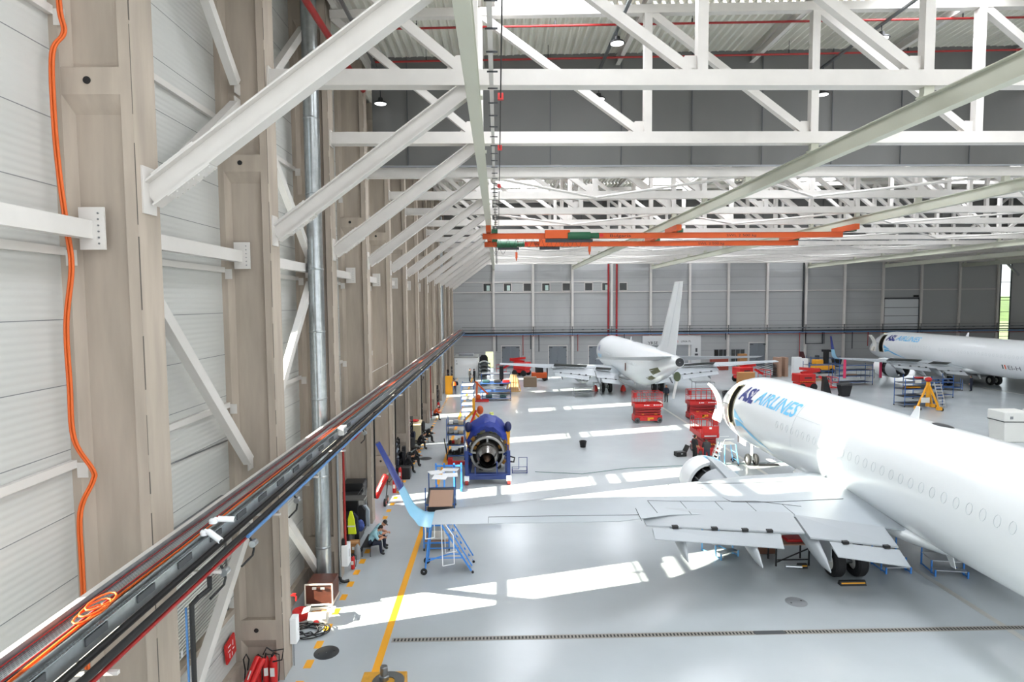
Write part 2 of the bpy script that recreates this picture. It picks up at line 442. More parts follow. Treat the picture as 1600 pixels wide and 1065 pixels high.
# lighting conduits and high-bay lamps
for i, x in enumerate((-5.1, 4.6, 14.7, 24.3)):
    o = MB().bx(x - .06, x + .06, 8, 28.3, roofz(x) - 1.02, roofz(x) - .94).build('lighting_conduit', steel); tag(o, 'grey lighting conduit along the roof, %s from the left wall' % ORD[i], 'conduit', 'grey lighting conduits')
    for jx, y in enumerate((23.7, 27.9)):
        z = roofz(x) - 1.5 if jx == 0 else roofz(x) - 2.2
        t = thing('high_bay_lamp', 'round black high-bay lamp on the %s conduit, %s the grey curtain' % (ORD[i], ('well before', 'close to')[jx]), 'lamp', (x, y, z), 0, 'high-bay lamps under the roof')
        MB().lathe([(.05, .26), (.1, .24), (.12, .1), (.26, .06), (.3, 0), (.28, -.02)], n=18).build('housing', black, t)
        MB().tube((0, 0, -.02), (0, 0, .01), .25, 18).build('lens', lampg, t)
        MB().tube((0, 0, .2), (0, 0, roofz(x) - .95 - z), .02, 6).build('stem', dark_st, t)

# crane runways hung under the trusses
for i, (k, lab) in enumerate(((0, 'grey crane runway beam nearest the left wall'), (2, 'grey crane runway beam crossing above the open hall, second from the left wall'), (4, 'grey crane runway beam third from the left wall'), (8, 'grey crane runway beam fourth from the left wall'), (10, 'grey crane runway beam fifth from the left wall'), (12, 'grey crane runway beam above the raised sectional door'))):
    x = NODE(k) + .05
    t = thing('crane_runway', lab, 'crane runway', (x, 0, 0), 0, 'crane runway beams under the trusses')
    MB().ibeam((0, 5, 15.58), (0, 95.6, 15.58), .3, .56, .03, .02).build('beam', rail_m, t, 0)
    for n in range(15):
        h = MB().bx(-.14, .14, TY(n) - .1, TY(n) + .1, 15.86, 16.14).bx(-.2, .2, TY(n) - .16, TY(n) + .16, 15.86, 15.9)
        h.build('hanger', rail_m, t)
t = thing('conductor_rail', 'white crane power rail with brackets beside the nearest runway beam', 'conductor rail', (NODE(0) + .5, 0, 0))
MB().bx(-.05, .05, 8, 84, 15.55, 15.7).build('rail', white_st, t)
b = MB()
for i in range(70): b.bx(-.09, .15, 8.6 + i * 1.08, 8.63 + i * 1.08, 15.5, 15.53)
b.build('brackets', dark_st, t)
o = pipe('festoon_cable', [(NODE(0) + .72, 8 + i, 15.42 - .05 * (i % 2)) for i in range(34)], .016, black, 'black crane supply cable hung along the runway by red clips', 'cable')
for y in (15.4, 20.4, 27): MB().bx(NODE(0) + .65, NODE(0) + .79, y - .05, y + .05, 15.34, 15.5).build('clip', red, o)
# ------------------------------------------------------------------ braces, rails and services of the left wall
BX = -6.72
def brace(p, q, lab, wd=.26, plates=True, mat=white_st):
    p = V3(p); q = V3(q)
    t = thing('wall_brace', lab, 'brace', (0, 0, 0), 0, 'white wall braces between concrete columns')
    MB().bar(p, q, wd * .8, wd).build('tube', mat, t)
    if plates:
        d = (q - p).normalized()
        for e, s in ((p, -1), (q, 1)): MB().box(e + d * s * .16, (.03, .34, .3), Matrix.Identity(3)).build('gusset', mat, t)
    return t
def hbeam(n):
    t = thing('wall_beam', 'white horizontal beam spanning from the %s to the %s concrete column' % (('camera side', ORD[0]) if n < 0 else (ORD[n], ORD[n + 1])), 'beam', (0, 0, 0), 0, 'white horizontal beams along the left wall')
    y0 = TY(n) + .36 if n >= 0 else 4.4; y1 = TY(n + 1) - .36
    MB().bx(BX - .2, BX, y0, y1 - .03, 11.5, 11.8).build('beam', white_st, t)
    MB().bx(BX - .22, BX + .2, y1 - .035, y1 - .005, 11.32, 12.02).build('end_plate', white_st, t)
    bo = MB()
    for i in range(6): bo.tube((BX + .1, y1 - .05, 11.42 + i * .1), (BX + .1, y1 - .03, 11.42 + i * .1), .016, 6)
    bo.build('bolts', steel, t)
for n in range(-1, 8): hbeam(n)
for n in range(-1, 4):
    for z, w_ in ((3.9, 'below the cable tray'), (7.7, 'just above the cable tray'), (11.3, 'beside the horizontal beam'), (15.2, 'high up')):
        if n in (0, 2, 3) and z == 3.9: continue
        y0 = TY(n) + .36 if n >= 0 else 4; y1 = TY(n + 1) - .36
        t = thing('cladding_rail', 'slim white cladding rail %s before the %s concrete column' % (w_, ORD[n + 1]), 'rail', (0, 0, 0), 0, 'white cladding rails')
        MB().bx(XW + .005, XW + .1, y0, y1, z - .07, z + .07).build('rail', white_st, t)
        MB().bx(XW + .1, XW + .28, y1 - .012, y1, z - .24, z + .02).build('bracket', white_st, t)
Y0, Y1, Y2, Y3 = TY(0) + .4, TY(1) - .4, TY(1) + .4, TY(2) - .4
brace((BX, 13.3, 19.0), (BX, 16.4, 16.1), 'white brace coming down from the roof to the second concrete column')
brace((BX, 16.35, 15.5), (BX, 11.6, 12.1), 'white brace rising behind the nearest inclined strut')
brace((BX, 11.5, 11.2), (BX, 16.4, 6.2), 'long white brace descending to the tray at the second concrete column')
brace((BX, 16.2, 4.5), (BX, 11.6, .75), 'white brace running below the tray beside the louvred vent')
brace((BX, 17.8, 15.6), (BX, 22.25, 12.1), 'white brace descending behind the second inclined strut')
brace((BX, 22.25, 11.1), (BX, 17.7, 6.6), 'white brace descending left behind the galvanised duct')
brace((BX, 17.6, 5.0), (BX, 22.3, .5), 'white brace reaching the floor behind the brown case')
brace((BX, 22.2, 19.9), (BX, 17.8, 16.2), 'white brace rising to the roof beside the galvanised duct')
# cable tray: perforated, with cables
XT0, XT1, ZT = -5.9, -5.4, 6.15
YT0, YT1 = 4.0, 94.6
t = thing('cable_tray', 'long perforated steel cable tray along the left wall', 'cable tray')
perf = M('perforated tray', '#b9bfc2', .24, .8)
def perforate(m):
    n = m.node_tree.nodes; l = m.node_tree.links; b_ = n['Principled BSDF']
    tc_ = n.new('ShaderNodeTexCoord'); mp = n.new('ShaderNodeMapping'); ch = n.new('ShaderNodeTexBrick'); mx = n.new('ShaderNodeMix'); mx.data_type = 'RGBA'
    l.new(tc_.outputs['Object'], mp.inputs[0]); mp.inputs['Rotation'].default_value = (0, 0, PI / 2); mp.inputs['Scale'].default_value = (1, 1, 1)
    l.new(mp.outputs[0], ch.inputs[0]); ch.inputs['Scale'].default_value = 14; ch.inputs['Mortar Size'].default_value = .15; ch.inputs['Brick Width'].default_value = .9; ch.inputs['Row Height'].default_value = .45
    ch.inputs['Color1'].default_value = ch.inputs['Color2'].default_value = (.16, .17, .18, 1); ch.inputs['Mortar'].default_value = lin('#b9bfc2')
    l.new(ch.outputs[0], b_.inputs['Base Color'])
perforate(perf)
MB().bx(XT0, XT1, YT0, YT1, ZT - .006, ZT).build('floor_plate', perf, t)
MB().bx(XT0, XT0 + .006, YT0, YT1, ZT, ZT + .1).bx(XT1 - .006, XT1, YT0, YT1, ZT - .02, ZT + .1).bx(XT1 - .005, XT1 + .02, YT0, YT1, ZT + .085, ZT + .1).build('side_rails', galv, t)
MB().bx(XC + .004, XT0 - .004, YT0, YT1, ZT - .02, ZT + .1).build('ledge', white_st, t)
b = MB(); pl = MB()
for n in range(-1, 13):
    y = TY(n) if n >= 0 else 4.85
    for dy in (-.3, .3): b.bx(XC, XT1, y + dy - .025, y + dy + .025, ZT - .07, ZT - .008)
    b.bx(XC, XC + .02, y - .33, y + .33, ZT - .3, ZT + .05)
for y in [TY(n) + 3 for n in range(-1, 13)]: b.bx(XC + .05, XT1, y - .025, y + .025, ZT - .07, ZT - .008)
b.build('brackets', white_st, t)
# outer data duct with perforated face
t2 = thing('cable_duct', 'grey perforated cable duct clipped to the outside of the tray', 'cable duct')
MB().bx(XT1 + .03, XT1 + .05, YT0, YT1, ZT - .24, ZT + .02).build('face', galv, t2)
MB().bx(XT1 + .03, XT1 + .1, YT0, YT1, ZT + .02, ZT + .03).build('top_flange', perf, t2)
for i in range(14): MB().bx(XT1 + .05, XT1 + .07, 6.6 + i * 1.15, 7.05 + i * 1.15, ZT - .14, ZT - .03).build('cover', dgrey, t2)
def cab(name, x, z, r, mat, lab, seed, wob=.015, n=6, step=1.3):
    q = random.Random(seed); pts = []; y = YT0
    while y < YT1: pts.append((x + q.uniform(-wob, wob), y, z + q.uniform(-.004, .004))); y += step
    return pipe(name, pts, r, mat, lab, 'cable', 'cables lying along the wall tray', n)
cab('power_cable', XT0 + .03, ZT + .02, .01, redp, 'thin red cable at the wall side of the tray', 1, .006)
cab('power_cable', XT0 + .27, ZT + .024, .014, redp, 'red cable in the middle of the tray', 2, .008)
cab('power_cable', XT0 + .36, ZT + .028, .02, orange_c, 'orange cable in the middle of the tray', 3, .015)
cab('power_cable', XT0 + .43, ZT + .028, .02, orange_c, 'orange cable at the outer side of the tray', 4, .015)
cab('power_cable', XT0 + .31, ZT + .02, .012, dark_st, 'dark grey cable in the tray beside the red one', 5, .005)
q = [(XT0 + .36 + .14 * math.cos(a * .5), 8.1 + .3 * math.sin(a * .5) + .01 * a, ZT + .08 + .002 * a) for a in range(0, 38)]
pipe('cable_loop', q, .013, orange_c, 'loose orange cable coil lying on the tray', 'cable')
# pipes alongside
def lpipe(name, x, z, r, mat, lab): return pipe(name, [(x, YT0, z), (x, 40, z), (x, YT1, z)], r, mat, lab, 'pipe', 'pipes running along the left wall', 12)
lpipe('insulated_pipe', -5.37, 5.81, .056, black, 'upper black insulated pipe along the left wall')
lpipe('insulated_pipe', -5.14, 5.79, .056, black, 'outer black insulated pipe along the left wall')
lpipe('fire_pipe', -5.14, 5.67, .033, redp, 'red fire water pipe under the black insulated pipes')
pipe('air_pipe', [(-5.03, 12.1, 5.76), (-5.03, 40, 5.76), (-5.03, YT1, 5.76)], .036, pipe_bl, 'light blue compressed air pipe, outermost along the left wall', 'pipe', 'pipes running along the left wall', 12)
lpipe('cable_conduit', -5.52, 5.72, .04, white_st, 'pale conduit behind the black insulated pipes')
b = MB()
for n in range(-1, 13):
    y = TY(n) if n >= 0 else 4.85
    for k in (0, 3):
        if k == 0: b.bx(XC, -5.0, y + k - .03, y + k + .03, 5.58, 5.63)
        else: b.bx(-5.6, -5.0, y + k - .03, y + k + .03, 5.58, 5.63).bx(-5.58, -5.54, y + k - .03, y + k + .03, 5.6, ZT - .09)
o = b.build('pipe_brackets', white_st); tag(o, 'white brackets carrying the pipes along the left wall', 'bracket', kind='structure')
def drop(y, z1, lab):
    t = thing('air_drop', lab, 'pipe drop', (0, y, 0), 0, 'compressed air drops on the left wall')
    MB().path([(-5.03, 0, 5.7), (-4.98, 0, 5.6), (-4.98, .05, 5.45), (-4.98, -.02, 5.35), (-5.0, -.5, 5.33)], .022, 8).build('pipe', black, t)
    MB().tube((-4.97, -.05, 5.58), (-4.97, .1, 5.58), .07, 12).build('valve', galv, t)
    if z1 is not None:
        MB().path([(-5.1, -.3, 5.62), (-5.1, -.3, 5.42), (-5.2, -.5, 5.36), (-5.3, -.55, 5.25), (-5.32, -.55, z1)], .045, 8).build('riser', black, t)
        MB().path([(-5.4, -.55, 5.2), (-5.4, -.55, z1)], .02, 8).build('air_line', pipe_bl, t)
drop(10.9, .3, 'black drop pipe with blue line running down near the first concrete column')
drop(12.2, None, 'air valve with elbow hanging below the blue pipe')
drop(14.9, None, 'air valve hanging below the blue pipe before the second column')
drop(22.6, None, 'small air valve below the blue pipe at the third column')
drop(40.6, None, 'small air valve far along the blue pipe')
# vertical services
pipe('ventilation_duct', [(-6.42, 21.95, 0.02), (-6.42, 21.95, 21)], .27, galv, 'galvanised spiral duct rising to the roof in front of the third concrete column', 'duct', None, 20)
for z in (1.6, 4.2, 7, 9.4, 11.6, 14.2, 16.8): MB().lathe([(.272, z - .04), (.285, z), (.272, z + .04)], (-6.42, 21.95, 0), n=20).build('band', galv, bpy.data.objects['ventilation_duct'])
pipe('ventilation_duct', [(-6.42, 69.9, 0.02), (-6.42, 69.9, 20)], .27, galv, 'shiny duct rising far down the left wall beside the yellow cabinet', 'duct', None, 16)
pipe('drain_pipe', [(-5.93, 22.3, .02), (-5.93, 22.3, 4.9)], .05, steel, 'grey pipe standing beside the galvanised duct', 'pipe')
pipe('fire_riser', [(-5.14, 22.9, 5.66), (-5.4, 22.9, 5.35), (-5.86, 22.9, 5.1), (-5.86, 22.9, .9)], .05, redp, 'red riser on the third concrete column above the white box', 'pipe')
pipe('fire_riser', [(-5.14, 52.9, 5.66), (-5.86, 52.9, 5.1), (-5.86, 52.9, .4)], .05, redp, 'red riser on a column far down the left wall', 'pipe')
pipe('downpipe', [(-5.14, 28.9, 5.66), (-5.9, 28.9, 5.2), (-5.93, 28.9, 1.1)], .045, black, 'black riser on the fourth concrete column', 'pipe')
pipe('downpipe', [(-5.14, 34.9, 5.66), (-5.9, 34.9, 5.2), (-5.93, 34.9, 1.1)], .045, black, 'black riser on the fifth concrete column', 'pipe')
pipe('downpipe', [(-5.14, 46.9, 5.66), (-5.9, 46.9, 5.2), (-5.93, 46.9, 1.1)], .045, black, 'black riser on the seventh concrete column', 'pipe')
oc = [(80, 0), (85, 50), (75, 80), (78, 180), (85, 270), (100, 375), (104, 410), (95, 500), (100, 600), (104, 690), (121, 730), (121, 752), (113, 800), (115, 925)]
ocw = [(-7.0, 10.4, 17), (-7.02, 10.34, 15.28), (-6.98, 10.36, 14.8), (-7.1, 10.24, 14.42), (-7.1, 10.2, 13.42), (-7.08, 10.22, 12.52), (-6.98, 10.18, 11.65), (-6.95, 10.2, 11.0), (-7.08, 10.2, 10.1), (-7.08, 10.2, 9.1), (-7.06, 10.2, 8.2), (-6.85, 10.3, 7.65), (-6.85, 10.3, 7.45), (-7.02, 10.2, 6.95), (-7.04, 10.2, 6.0), (-7.04, 10.2, 4.0)]
def smooth(pts, k=6):
    pts = [V3(p) for p in pts]; out = []
    for i in range(len(pts) - 1):
        p0, p1, p2, p3 = pts[max(i - 1, 0)], pts[i], pts[i + 1], pts[min(i + 2, len(pts) - 1)]
        for s in range(k):
            t_ = s / k; out.append(.5 * ((2 * p1) + (p2 - p0) * t_ + (2 * p0 - 5 * p1 + 4 * p2 - p3) * t_ ** 2 + (3 * p1 - p0 - 3 * p2 + p3) * t_ ** 3))
    return out + [pts[-1]]
sm = smooth(ocw)
pipe('power_cable', sm, .022, orange_c, 'orange cable snaking up the edge of the nearest concrete column, left strand', 'cable')
pipe('power_cable', [p + V3((.05, 0, 0)) for p in sm], .022, orange_c, 'orange cable snaking up the edge of the nearest concrete column, right strand', 'cable')
pipe('conduit', [(-7.275, 11.6, 5.9), (-7.275, 11.6, 6.9), (-7.275, 11.7, 6.95), (-7.275, 16.4, 6.75)], .02, steel, 'thin grey conduit bent above the tray in the first bay', 'conduit')
pipe('conduit', [(-6.2, 29.9, 6.1), (-6.2, 29.9, 7.0), (-6.2, 34.6, 7.0)], .02, white_st, 'thin pale conduit bent above the tray in the fourth bay', 'conduit')
# louvred vent below the tray
t = thing('louvre_vent', 'large pale louvred vent in a frame below the cable tray', 'vent', (0, 0, 0))
f = MB().bx(XW, XW + .1, 12.9, 12.98, 2.3, 5.4).bx(XW, XW + .1, 15.9, 15.98, 2.3, 5.4).bx(XW, XW + .1, 12.9, 15.98, 5.32, 5.4); f.build('frame', steel, t)
MB().bx(XW, XW + .22, 12.85, 16.02, 2.18, 2.32).build('sill', concrete, t)
l_ = MB()
for i in range(36): l_.box((XW + .06, 14.44, 2.4 + i * .082), (.015, 2.9, .085), Matrix.Rotation(.5, 3, 'Y'))
l_.build('slats', offwhite, t)
MB().bx(XW + .1, XW + .12, 13.1, 13.16, 2.45, 2.6).bx(XW + .1, XW + .12, 13.3, 13.36, 2.45, 2.6).bx(XW + .1, XW + .12, 13.5, 13.56, 2.45, 2.6).build('stickers', white, t)
# fire point sign: ladder-and-hose style red plate
t = thing('fire_sign', 'red projecting fire equipment sign beside the second column', 'sign', (XW + .1, 15.95, 1.25), 0)
MB().box((.0, 0, 0), (.05, .55, .55), Matrix.Rotation(.15, 3, 'X')).build('plate', red, t)
s_ = MB()
for y, z, a, b_ in ((-.1, .12, .16, .03), (-.12, 0, .14, .03), (.1, .12, .03, .14), (.13, -.05, .1, .03), (-.1, -.14, .03, .12), (.05, -.16, .03, .1)): s_.box((.028, y, z), (.004, a, b_))
s_.build('symbols', white, t); MB().bar((-.1, .05, 0), (0, .05, 0), .05).build('bracket', steel, t)
# two security cameras on the tray edge
for i, (y, dz, rz_, w_) in enumerate(((11.0, .05, -.5, 'pointing down'), (11.35, .14, .1, 'pointing along the hall'))):
    t = thing('security_camera', 'white bullet camera on the tray edge %s' % w_, 'camera', (XT1 + .05, y, ZT + .06 + dz), rz_, 'white security cameras on the tray')
    MB().lathe([(.075, 0), (.075, .06), (.05, .09), (.03, .1)], (0, 0, -.03), (0, 0, 1), 14).build('base', white, t)
    MB().tube((.02, 0, .06), (.12, .02, .03), .03, 10).build('arm', white, t)
    MB().tube((.08, .02, .04), (.36, .06, -.0 - .1 * (i == 0)), .055, 14).build('body', white, t)
    MB().tube((.355, .06, -.002 - .1 * (i == 0)), (.365, .062, -.006 - .1 * (i == 0)), .04, 14).build('lens', black, t)
# ------------------------------------------------------------------ gable wall
holes = [(-1.95, -.75, 0, 2.6), (61.3, 66.7, 0, 5.0), (79.9, 81.7, .4, 15.8)]
w = MB(); x = -7.5
for a, b, z0, z1 in holes:
    w.bx(x, a, WY, WY + .2, 0, 24); w.bx(a, b, WY, WY + .2, z1, 24)
    if z0 > 0: w.bx(a, b, WY, WY + .2, 0, z0)
    x = b
w.bx(x, 100, WY, WY + .2, 0, 24)
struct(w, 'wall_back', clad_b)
j = MB()
for k in range(1, 15):
    z = .2 + 1.15 * k; j.bx(-7.3, 61, WY - .006, WY, z - .012, z + .012)
struct(j, 'trim_back', joint_m)
for k in range(0, 16):
    x = NODE(k)
    o = struct(MB().ibeam((x, WY - .2, 0), (x, WY - .2, 20.8), .34, .3, .03, .03, (0, 1, 0)), 'column', white_st, 'white steel gable column, %s from the left' % (ORD[k] if k < 15 else 'last'), 'column', 'white steel columns of the gable wall')
r_ = MB()
for k in range(0, 13):
    for z in (11.85,) + ((13.45,) if k < 3 else ()): r_.bx(NODE(k) + .2, NODE(k + 1) - .2, WY - .12, WY, z - .07, z + .07)
r_.bx(-7.2, NODE(0) - .2, WY - .12, WY, 11.8, 11.92).bx(-7.2, NODE(0) - .2, WY - .12, WY, 13.4, 13.5)
struct(r_, 'trim_2', white_st)
for i, x in enumerate((-1.6, 1.57, 4.66, 7.56, 10.76, 14.26, 16.97, 19.68)):
    f = MB(); s_ = .62; z = 12.65
    for a in (-1, 1): f.box((x + a * s_, WY - .04, z), (.1, .08, 2 * s_ + .1)).box((x, WY - .04, z + a * s_), (2 * s_ + .1, .08, .1))
    o = struct(f, 'window_%d' % (70 + i), white_st)
    MB().box((x, WY - .015, z), (2 * s_, .02, 2 * s_)).build('pane', M('dark pane', '#2a2c2c', .15), o)
    if i in (0, 1, 3, 6): MB().box((x + .15, WY - .03, z - .1), (.5, .02, .8)).build('blind', M('lit blind', '#b9cfc8', .6), o)
# window strip at the far right
f = MB()
for xx in (79.95, 81.65): f.bx(xx - .07, xx + .07, WY - .05, WY + .1, .4, 15.8)
for z in (.45, 2.2, 4.3, 6.3, 8.2, 10.05, 10.5, 12.9, 15.75): f.bx(79.9, 81.7, WY - .03, WY + .08, z - .04, z + .04)
o = struct(f, 'window_90', dark_st); MB().bx(79.9, 81.7, WY + .03, WY + .04, .4, 15.8).build('pane', glass, o)
brace((79.0, WY - .5, 17.2), (82.4, WY - .5, 14.0), 'grey steel brace crossing the tall window at the far right', .3, False, grey)
# steel doors
def steel_door(n, x0, x1, z1, lab):
    o = struct(MB().bx(x0 - .12, x0, WY - .1, WY, 0, z1 + .12).bx(x1, x1 + .12, WY - .1, WY, 0, z1 + .12).bx(x0, x1, WY - .1, WY, z1, z1 + .12), 'door_%d' % n, white_st, lab, 'door')
    xm = (x0 + x1) / 2
    MB().bx(x0, xm - .01, WY - .07, WY - .01, .02, z1).build('leaf', M('door grey', '#6f757b', .45), o)
    MB().bx(xm + .01, x1, WY - .07, WY - .01, .02, z1).build('leaf', M('door grey', '#6f757b', .45), o)
    MB().bx(xm - .15, xm - .08, WY - .12, WY - .07, 1, 1.15).build('handle', black, o)
    h = MB()
    for xx in (x0 + .3, x1 - .3): h.bx(xx - .25, xx + .25, WY - .13, WY - .07, z1 - .3, z1 - .12)
    for xx in (x0 + .05, x1 - .05):
        for z in (.4, 1.6, z1 - .8): h.bx(xx - .05, xx + .05, WY - .11, WY - .06, z, z + .2)
    h.build('closers', dgrey, o)
steel_door(1, .6, 3.4, 3.45, 'grey double steel door nearest the left corner of the gable wall')
steel_door(2, 8.0, 10.8, 3.4, 'grey double steel door in the second gable bay')
steel_door(3, 14.3, 16.6, 3.35, 'grey double steel door half hidden by the parked tail-on aircraft')
steel_door(4, 39.8, 42.5, 3.6, 'grey double steel door beyond the aircraft wing tip')
for i, (a, b) in enumerate(((34.2, 36.3), (36.9, 39.0))):
    o = struct(MB().bx(a - .08, a, WY - .1, WY, 0, 2.7).bx(b, b + .08, WY - .1, WY, 0, 2.7).bx(a, b, WY - .1, WY, 2.6, 2.7).bx((a * 2 + b) / 3 - .03, (a * 2 + b) / 3 + .03, WY - .1, WY, 0, 2.6).bx((a + 2 * b) / 3 - .03, (a + 2 * b) / 3 + .03, WY - .1, WY, 0, 2.6), 'window_%d' % (95 + i), grey)
    MB().bx(a, b, WY - .05, WY - .03, 0, 2.6).build('pane', M('dark pane', '#2a2c2c', .15), o)
# dock workshop door with name panels
o = struct(MB().bx(22.7, 23.9, WY - .5, WY, 0, 4.9).bx(30.4, 31.9, WY - .5, WY, 0, 4.9).bx(23.9, 30.4, WY - .5, WY, 3.45, 4.9), 'door_5', M('dock frame', '#c7c8c8', .5), 'grey roller door in a pale frame with name panels behind the tail', 'door')
MB().bx(23.9, 30.4, WY - .3, WY - .2, 0, 3.45).build('curtain', M('door slat grey', '#8e9193', .45), o)
text_on('YRSE', .75, lambda x, y: (23.5 + x, WY - .51, 3.55 + y * .9), 'lettering', black, o)
text_on('MRS', .42, lambda x, y: (27.6 + x, WY - .51, 3.85 + y), 'lettering', red, o)
text_on('LINIA PL', .42, lambda x, y: (28.75 + x, WY - .51, 3.85 + y), 'lettering', black, o, 1.6)
MB().box((31.2, WY - .52, 1.9), (.5, .05, .3)).box((31.2, WY - .52, 2.6), (.3, .05, .6)).build('controls', dgrey, o)
# raised sectional door above the open gateway
t = thing('sectional_door', 'pale sectional door raised above the open gateway', 'door', (64.0, WY - .16, 0))
for i in range(4): MB().bx(-2.75, 2.75, -.03, .03, 5.15 + i * 1.3, 6.4 + i * 1.3).build('panel', M('door panel', '#c9ccce', .4), t)
MB().bx(-2.9, -2.78, -.06, .1, 0, 10.6).bx(2.66, 2.78, -.06, .1, 0, 10.6).bx(-2.9, 2.78, -.06, .1, 10.4, 10.6).build('tracks', dgrey, t)
for i in range(3): MB().bx(-2.75, 2.75, -.05, -.03, 6.38 + i * 1.3, 6.46 + i * 1.3).build('joint', dgrey, t)
MB().bx(1.9, 2.6, -.15, .1, 10.65, 10.95).build('motor', black, t)
# open side door, left
struct(MB().bx(-2.05, -1.95, WY - .08, WY + .2, 0, 2.7).bx(-.75, -.65, WY - .08, WY + .2, 0, 2.7).bx(-1.95, -.75, WY - .08, WY + .2, 2.6, 2.7), 'door_6', white_st)
# services along the gable
t = thing('cable_tray', 'grey ladder cable tray running across the gable wall', 'cable tray')
MB().bx(-5.6, 90, WY - .75, WY - .72, 5.92, 6.05).bx(-5.6, 90, WY - .4, WY - .37, 5.92, 6.05).bx(-5.6, 90, WY - .72, WY - .4, 5.92, 5.94).build('rails', M('tray grey', '#7b7f82', .4, .4), t)
c = MB()
for i in range(16): c.bx(NODE(i) - .05, NODE(i) + .05, WY - .8, WY - .1, 5.1, 5.16).bx(NODE(i) - .05, NODE(i) + .05, WY - .42, WY - .36, 5.1, 6.5)
for i in range(60): c.bx(-4 + i * 1.55, -3.6 + i * 1.55, WY - .78, WY - .75, 5.95, 6.03)
c.bx(-5.6, 90, WY - .42, WY - .38, 6.42, 6.46)
c.build('brackets', dgrey, t)
for z, y, r_, m_, nm, lab in ((5.55, .62, .09, black, 'insulated_pipe', 'black insulated pipe across the gable wall'), (5.3, .55, .08, pipe_bl, 'air_pipe', 'blue pipe across the gable wall'), (5.05, .5, .04, redp, 'fire_pipe', 'thin red pipe across the gable wall')):
    pipe(nm, [(-5.5, WY - y, z), (40, WY - y, z), (90, WY - y, z)], r_, m_, lab)
for i, (x, lab) in enumerate(((17.35, 'left of'), (18.65, 'right of'))): pipe('sprinkler_riser', [(x, WY - .17, .1), (x, WY - .17, 17)], .15, M('riser red', '#9c2326', .45), 'tall dark red riser %s a white gable column' % lab, group='red risers on the gable wall')
pipe('drain_pipe', [(48.2, WY - .17, 5.2), (48.2, WY - .17, 17)], .13, dark_st, 'dark downpipe beside a gable column at the middle of the wall')
for i, (x, z0) in enumerate(((-.2, 2.7), (3.9, 2), (5.1, 3.0), (6.4, 2.6), (12.5, 2.6), (19.8, 3.6), (35.8, 4.2), (47.6, 1.2), (51.5, 3.4), (56.0, 2.6), (58.5, 3))):
    pipe('drop_pipe', [(x, WY - .5, 5.3), (x, WY - .5, z0)], .06, [dark_st, redp, dark_st][i % 3], 'thin service pipe dropping from the gable tray at %s' % ['the left end', 'the first grey door', 'the second column', 'the second grey door', 'the third column', 'the red risers', 'the glass doors', 'the dark downpipe', 'the dark wall frame', 'the blue wing tip', 'the nose of the right-hand aircraft'][i], 'pipe', 'drop pipes on the gable wall')
t = thing('pipe_frame', 'dark square pipe frame on the gable wall right of the middle', 'frame', (50.2, WY - .4, 0))
MB().path([(-1.6, 0, 5.2), (-1.6, 0, 3.45), (1.1, 0, 3.45), (1.1, 0, 5.2)], .12, 6).build('tube', dark_st, t)
struct(MB().bx(91, 91.3, -14, WY, 0, 24), 'wall_right_unseen', clad_b)  # unseen wall, added to keep side daylight off the far hall
# floor paint, drain and covers
struct(MB().bx(-3.66, -3.44, 6, 92, .001, .004), 'floor_marking', yellow)
m = MB()
y = 12.0
while y < 92: m.bx(-5.66, -5.44, y, y + .42, .001, .004) if True else None; y += 1.005
struct(m, 'floor_marking_dashes', yellow)
lead_m = M('worn lead-in line', '#a9a8a2', .4)
struct(MB().bx(15.87, 16.1, 4, 86, .001, .003), 'floor_marking_line', lead_m)
struct(MB().bx(56.4, 56.6, 44, 92, .001, .003), 'floor_marking_line', lead_m)
t = tag(MB().bx(-3.36, 90, 18.28, 18.52, .001, .006).build('drain_channel', M('drain edge', '#8f8b84', .5)), 'long slotted floor drain across the hall', 'drain')
g = MB()
for i in range(420): x = -3.3 + i * .11; g.bx(x, x + .05, 18.33, 18.47, .006, .009)
tag(g.build('grate', black, t), kind='stuff')
MB().bx(7.95, 8.9, 18.3, 18.5, .006, .01).build('cover', dgrey, t)
def cover(x, y, r, mat, lab):
    t = thing('manhole_cover', lab, 'manhole cover', (x, y, 0), 0, 'round floor covers')
    MB().lathe([(.01, .012), (r * .9, .012), (r * .93, .006), (r, .006), (r, .001)], n=32).build('lid', mat, t)
    MB().box((.3 * r + .1, .2 * r, .013), (.05, .05, .004)).box((-.3 * r - .1, -.2 * r, .013), (.05, .05, .004)).build('lifting_holes', black, t)
cover(-5.2, 17.8, .37, dark_st, 'dark round manhole cover beside the dashed yellow line, nearest the camera')
cover(10.2, 20.3, .36, grey, 'grey round floor cover behind the aircraft flap')
cover(-4.9, 40.5, .42, dark_st, 'dark round manhole cover beside the seated people')
# ------------------------------------------------------------------ aircraft
SEC = [(0, 2.98, .03, .03), (.25, 2.98, .42, .42), (.8, 3.05, .86, .84), (1.6, 3.2, 1.26, 1.2), (2.6, 3.4, 1.62, 1.5), (3.6, 3.55, 1.88, 1.7), (4.65, 3.63, 2.03, 1.84), (5.6, 3.68, 2.1, 1.92), (7, 3.7, 2.12, 1.95)]
def sections(L):
    s = list(SEC); b = L - 39.4
    for x in (10, 14, 18, 22): s.append((x + b * (x - 7) / 20, 3.7, 2.12, 1.95))
    for x, zc, hz, hw in ((26, 3.7, 2.12, 1.95), (28, 3.78, 2.04, 1.92), (30, 3.98, 1.84, 1.78), (32, 4.24, 1.58, 1.58), (34, 4.54, 1.28, 1.3), (36, 4.82, .96, .98), (37.6, 5.02, .66, .68), (38.7, 5.12, .5, .5), (39.3, 5.18, .4, .4)): s.append((x + b, zc, hz, hw))
    return s
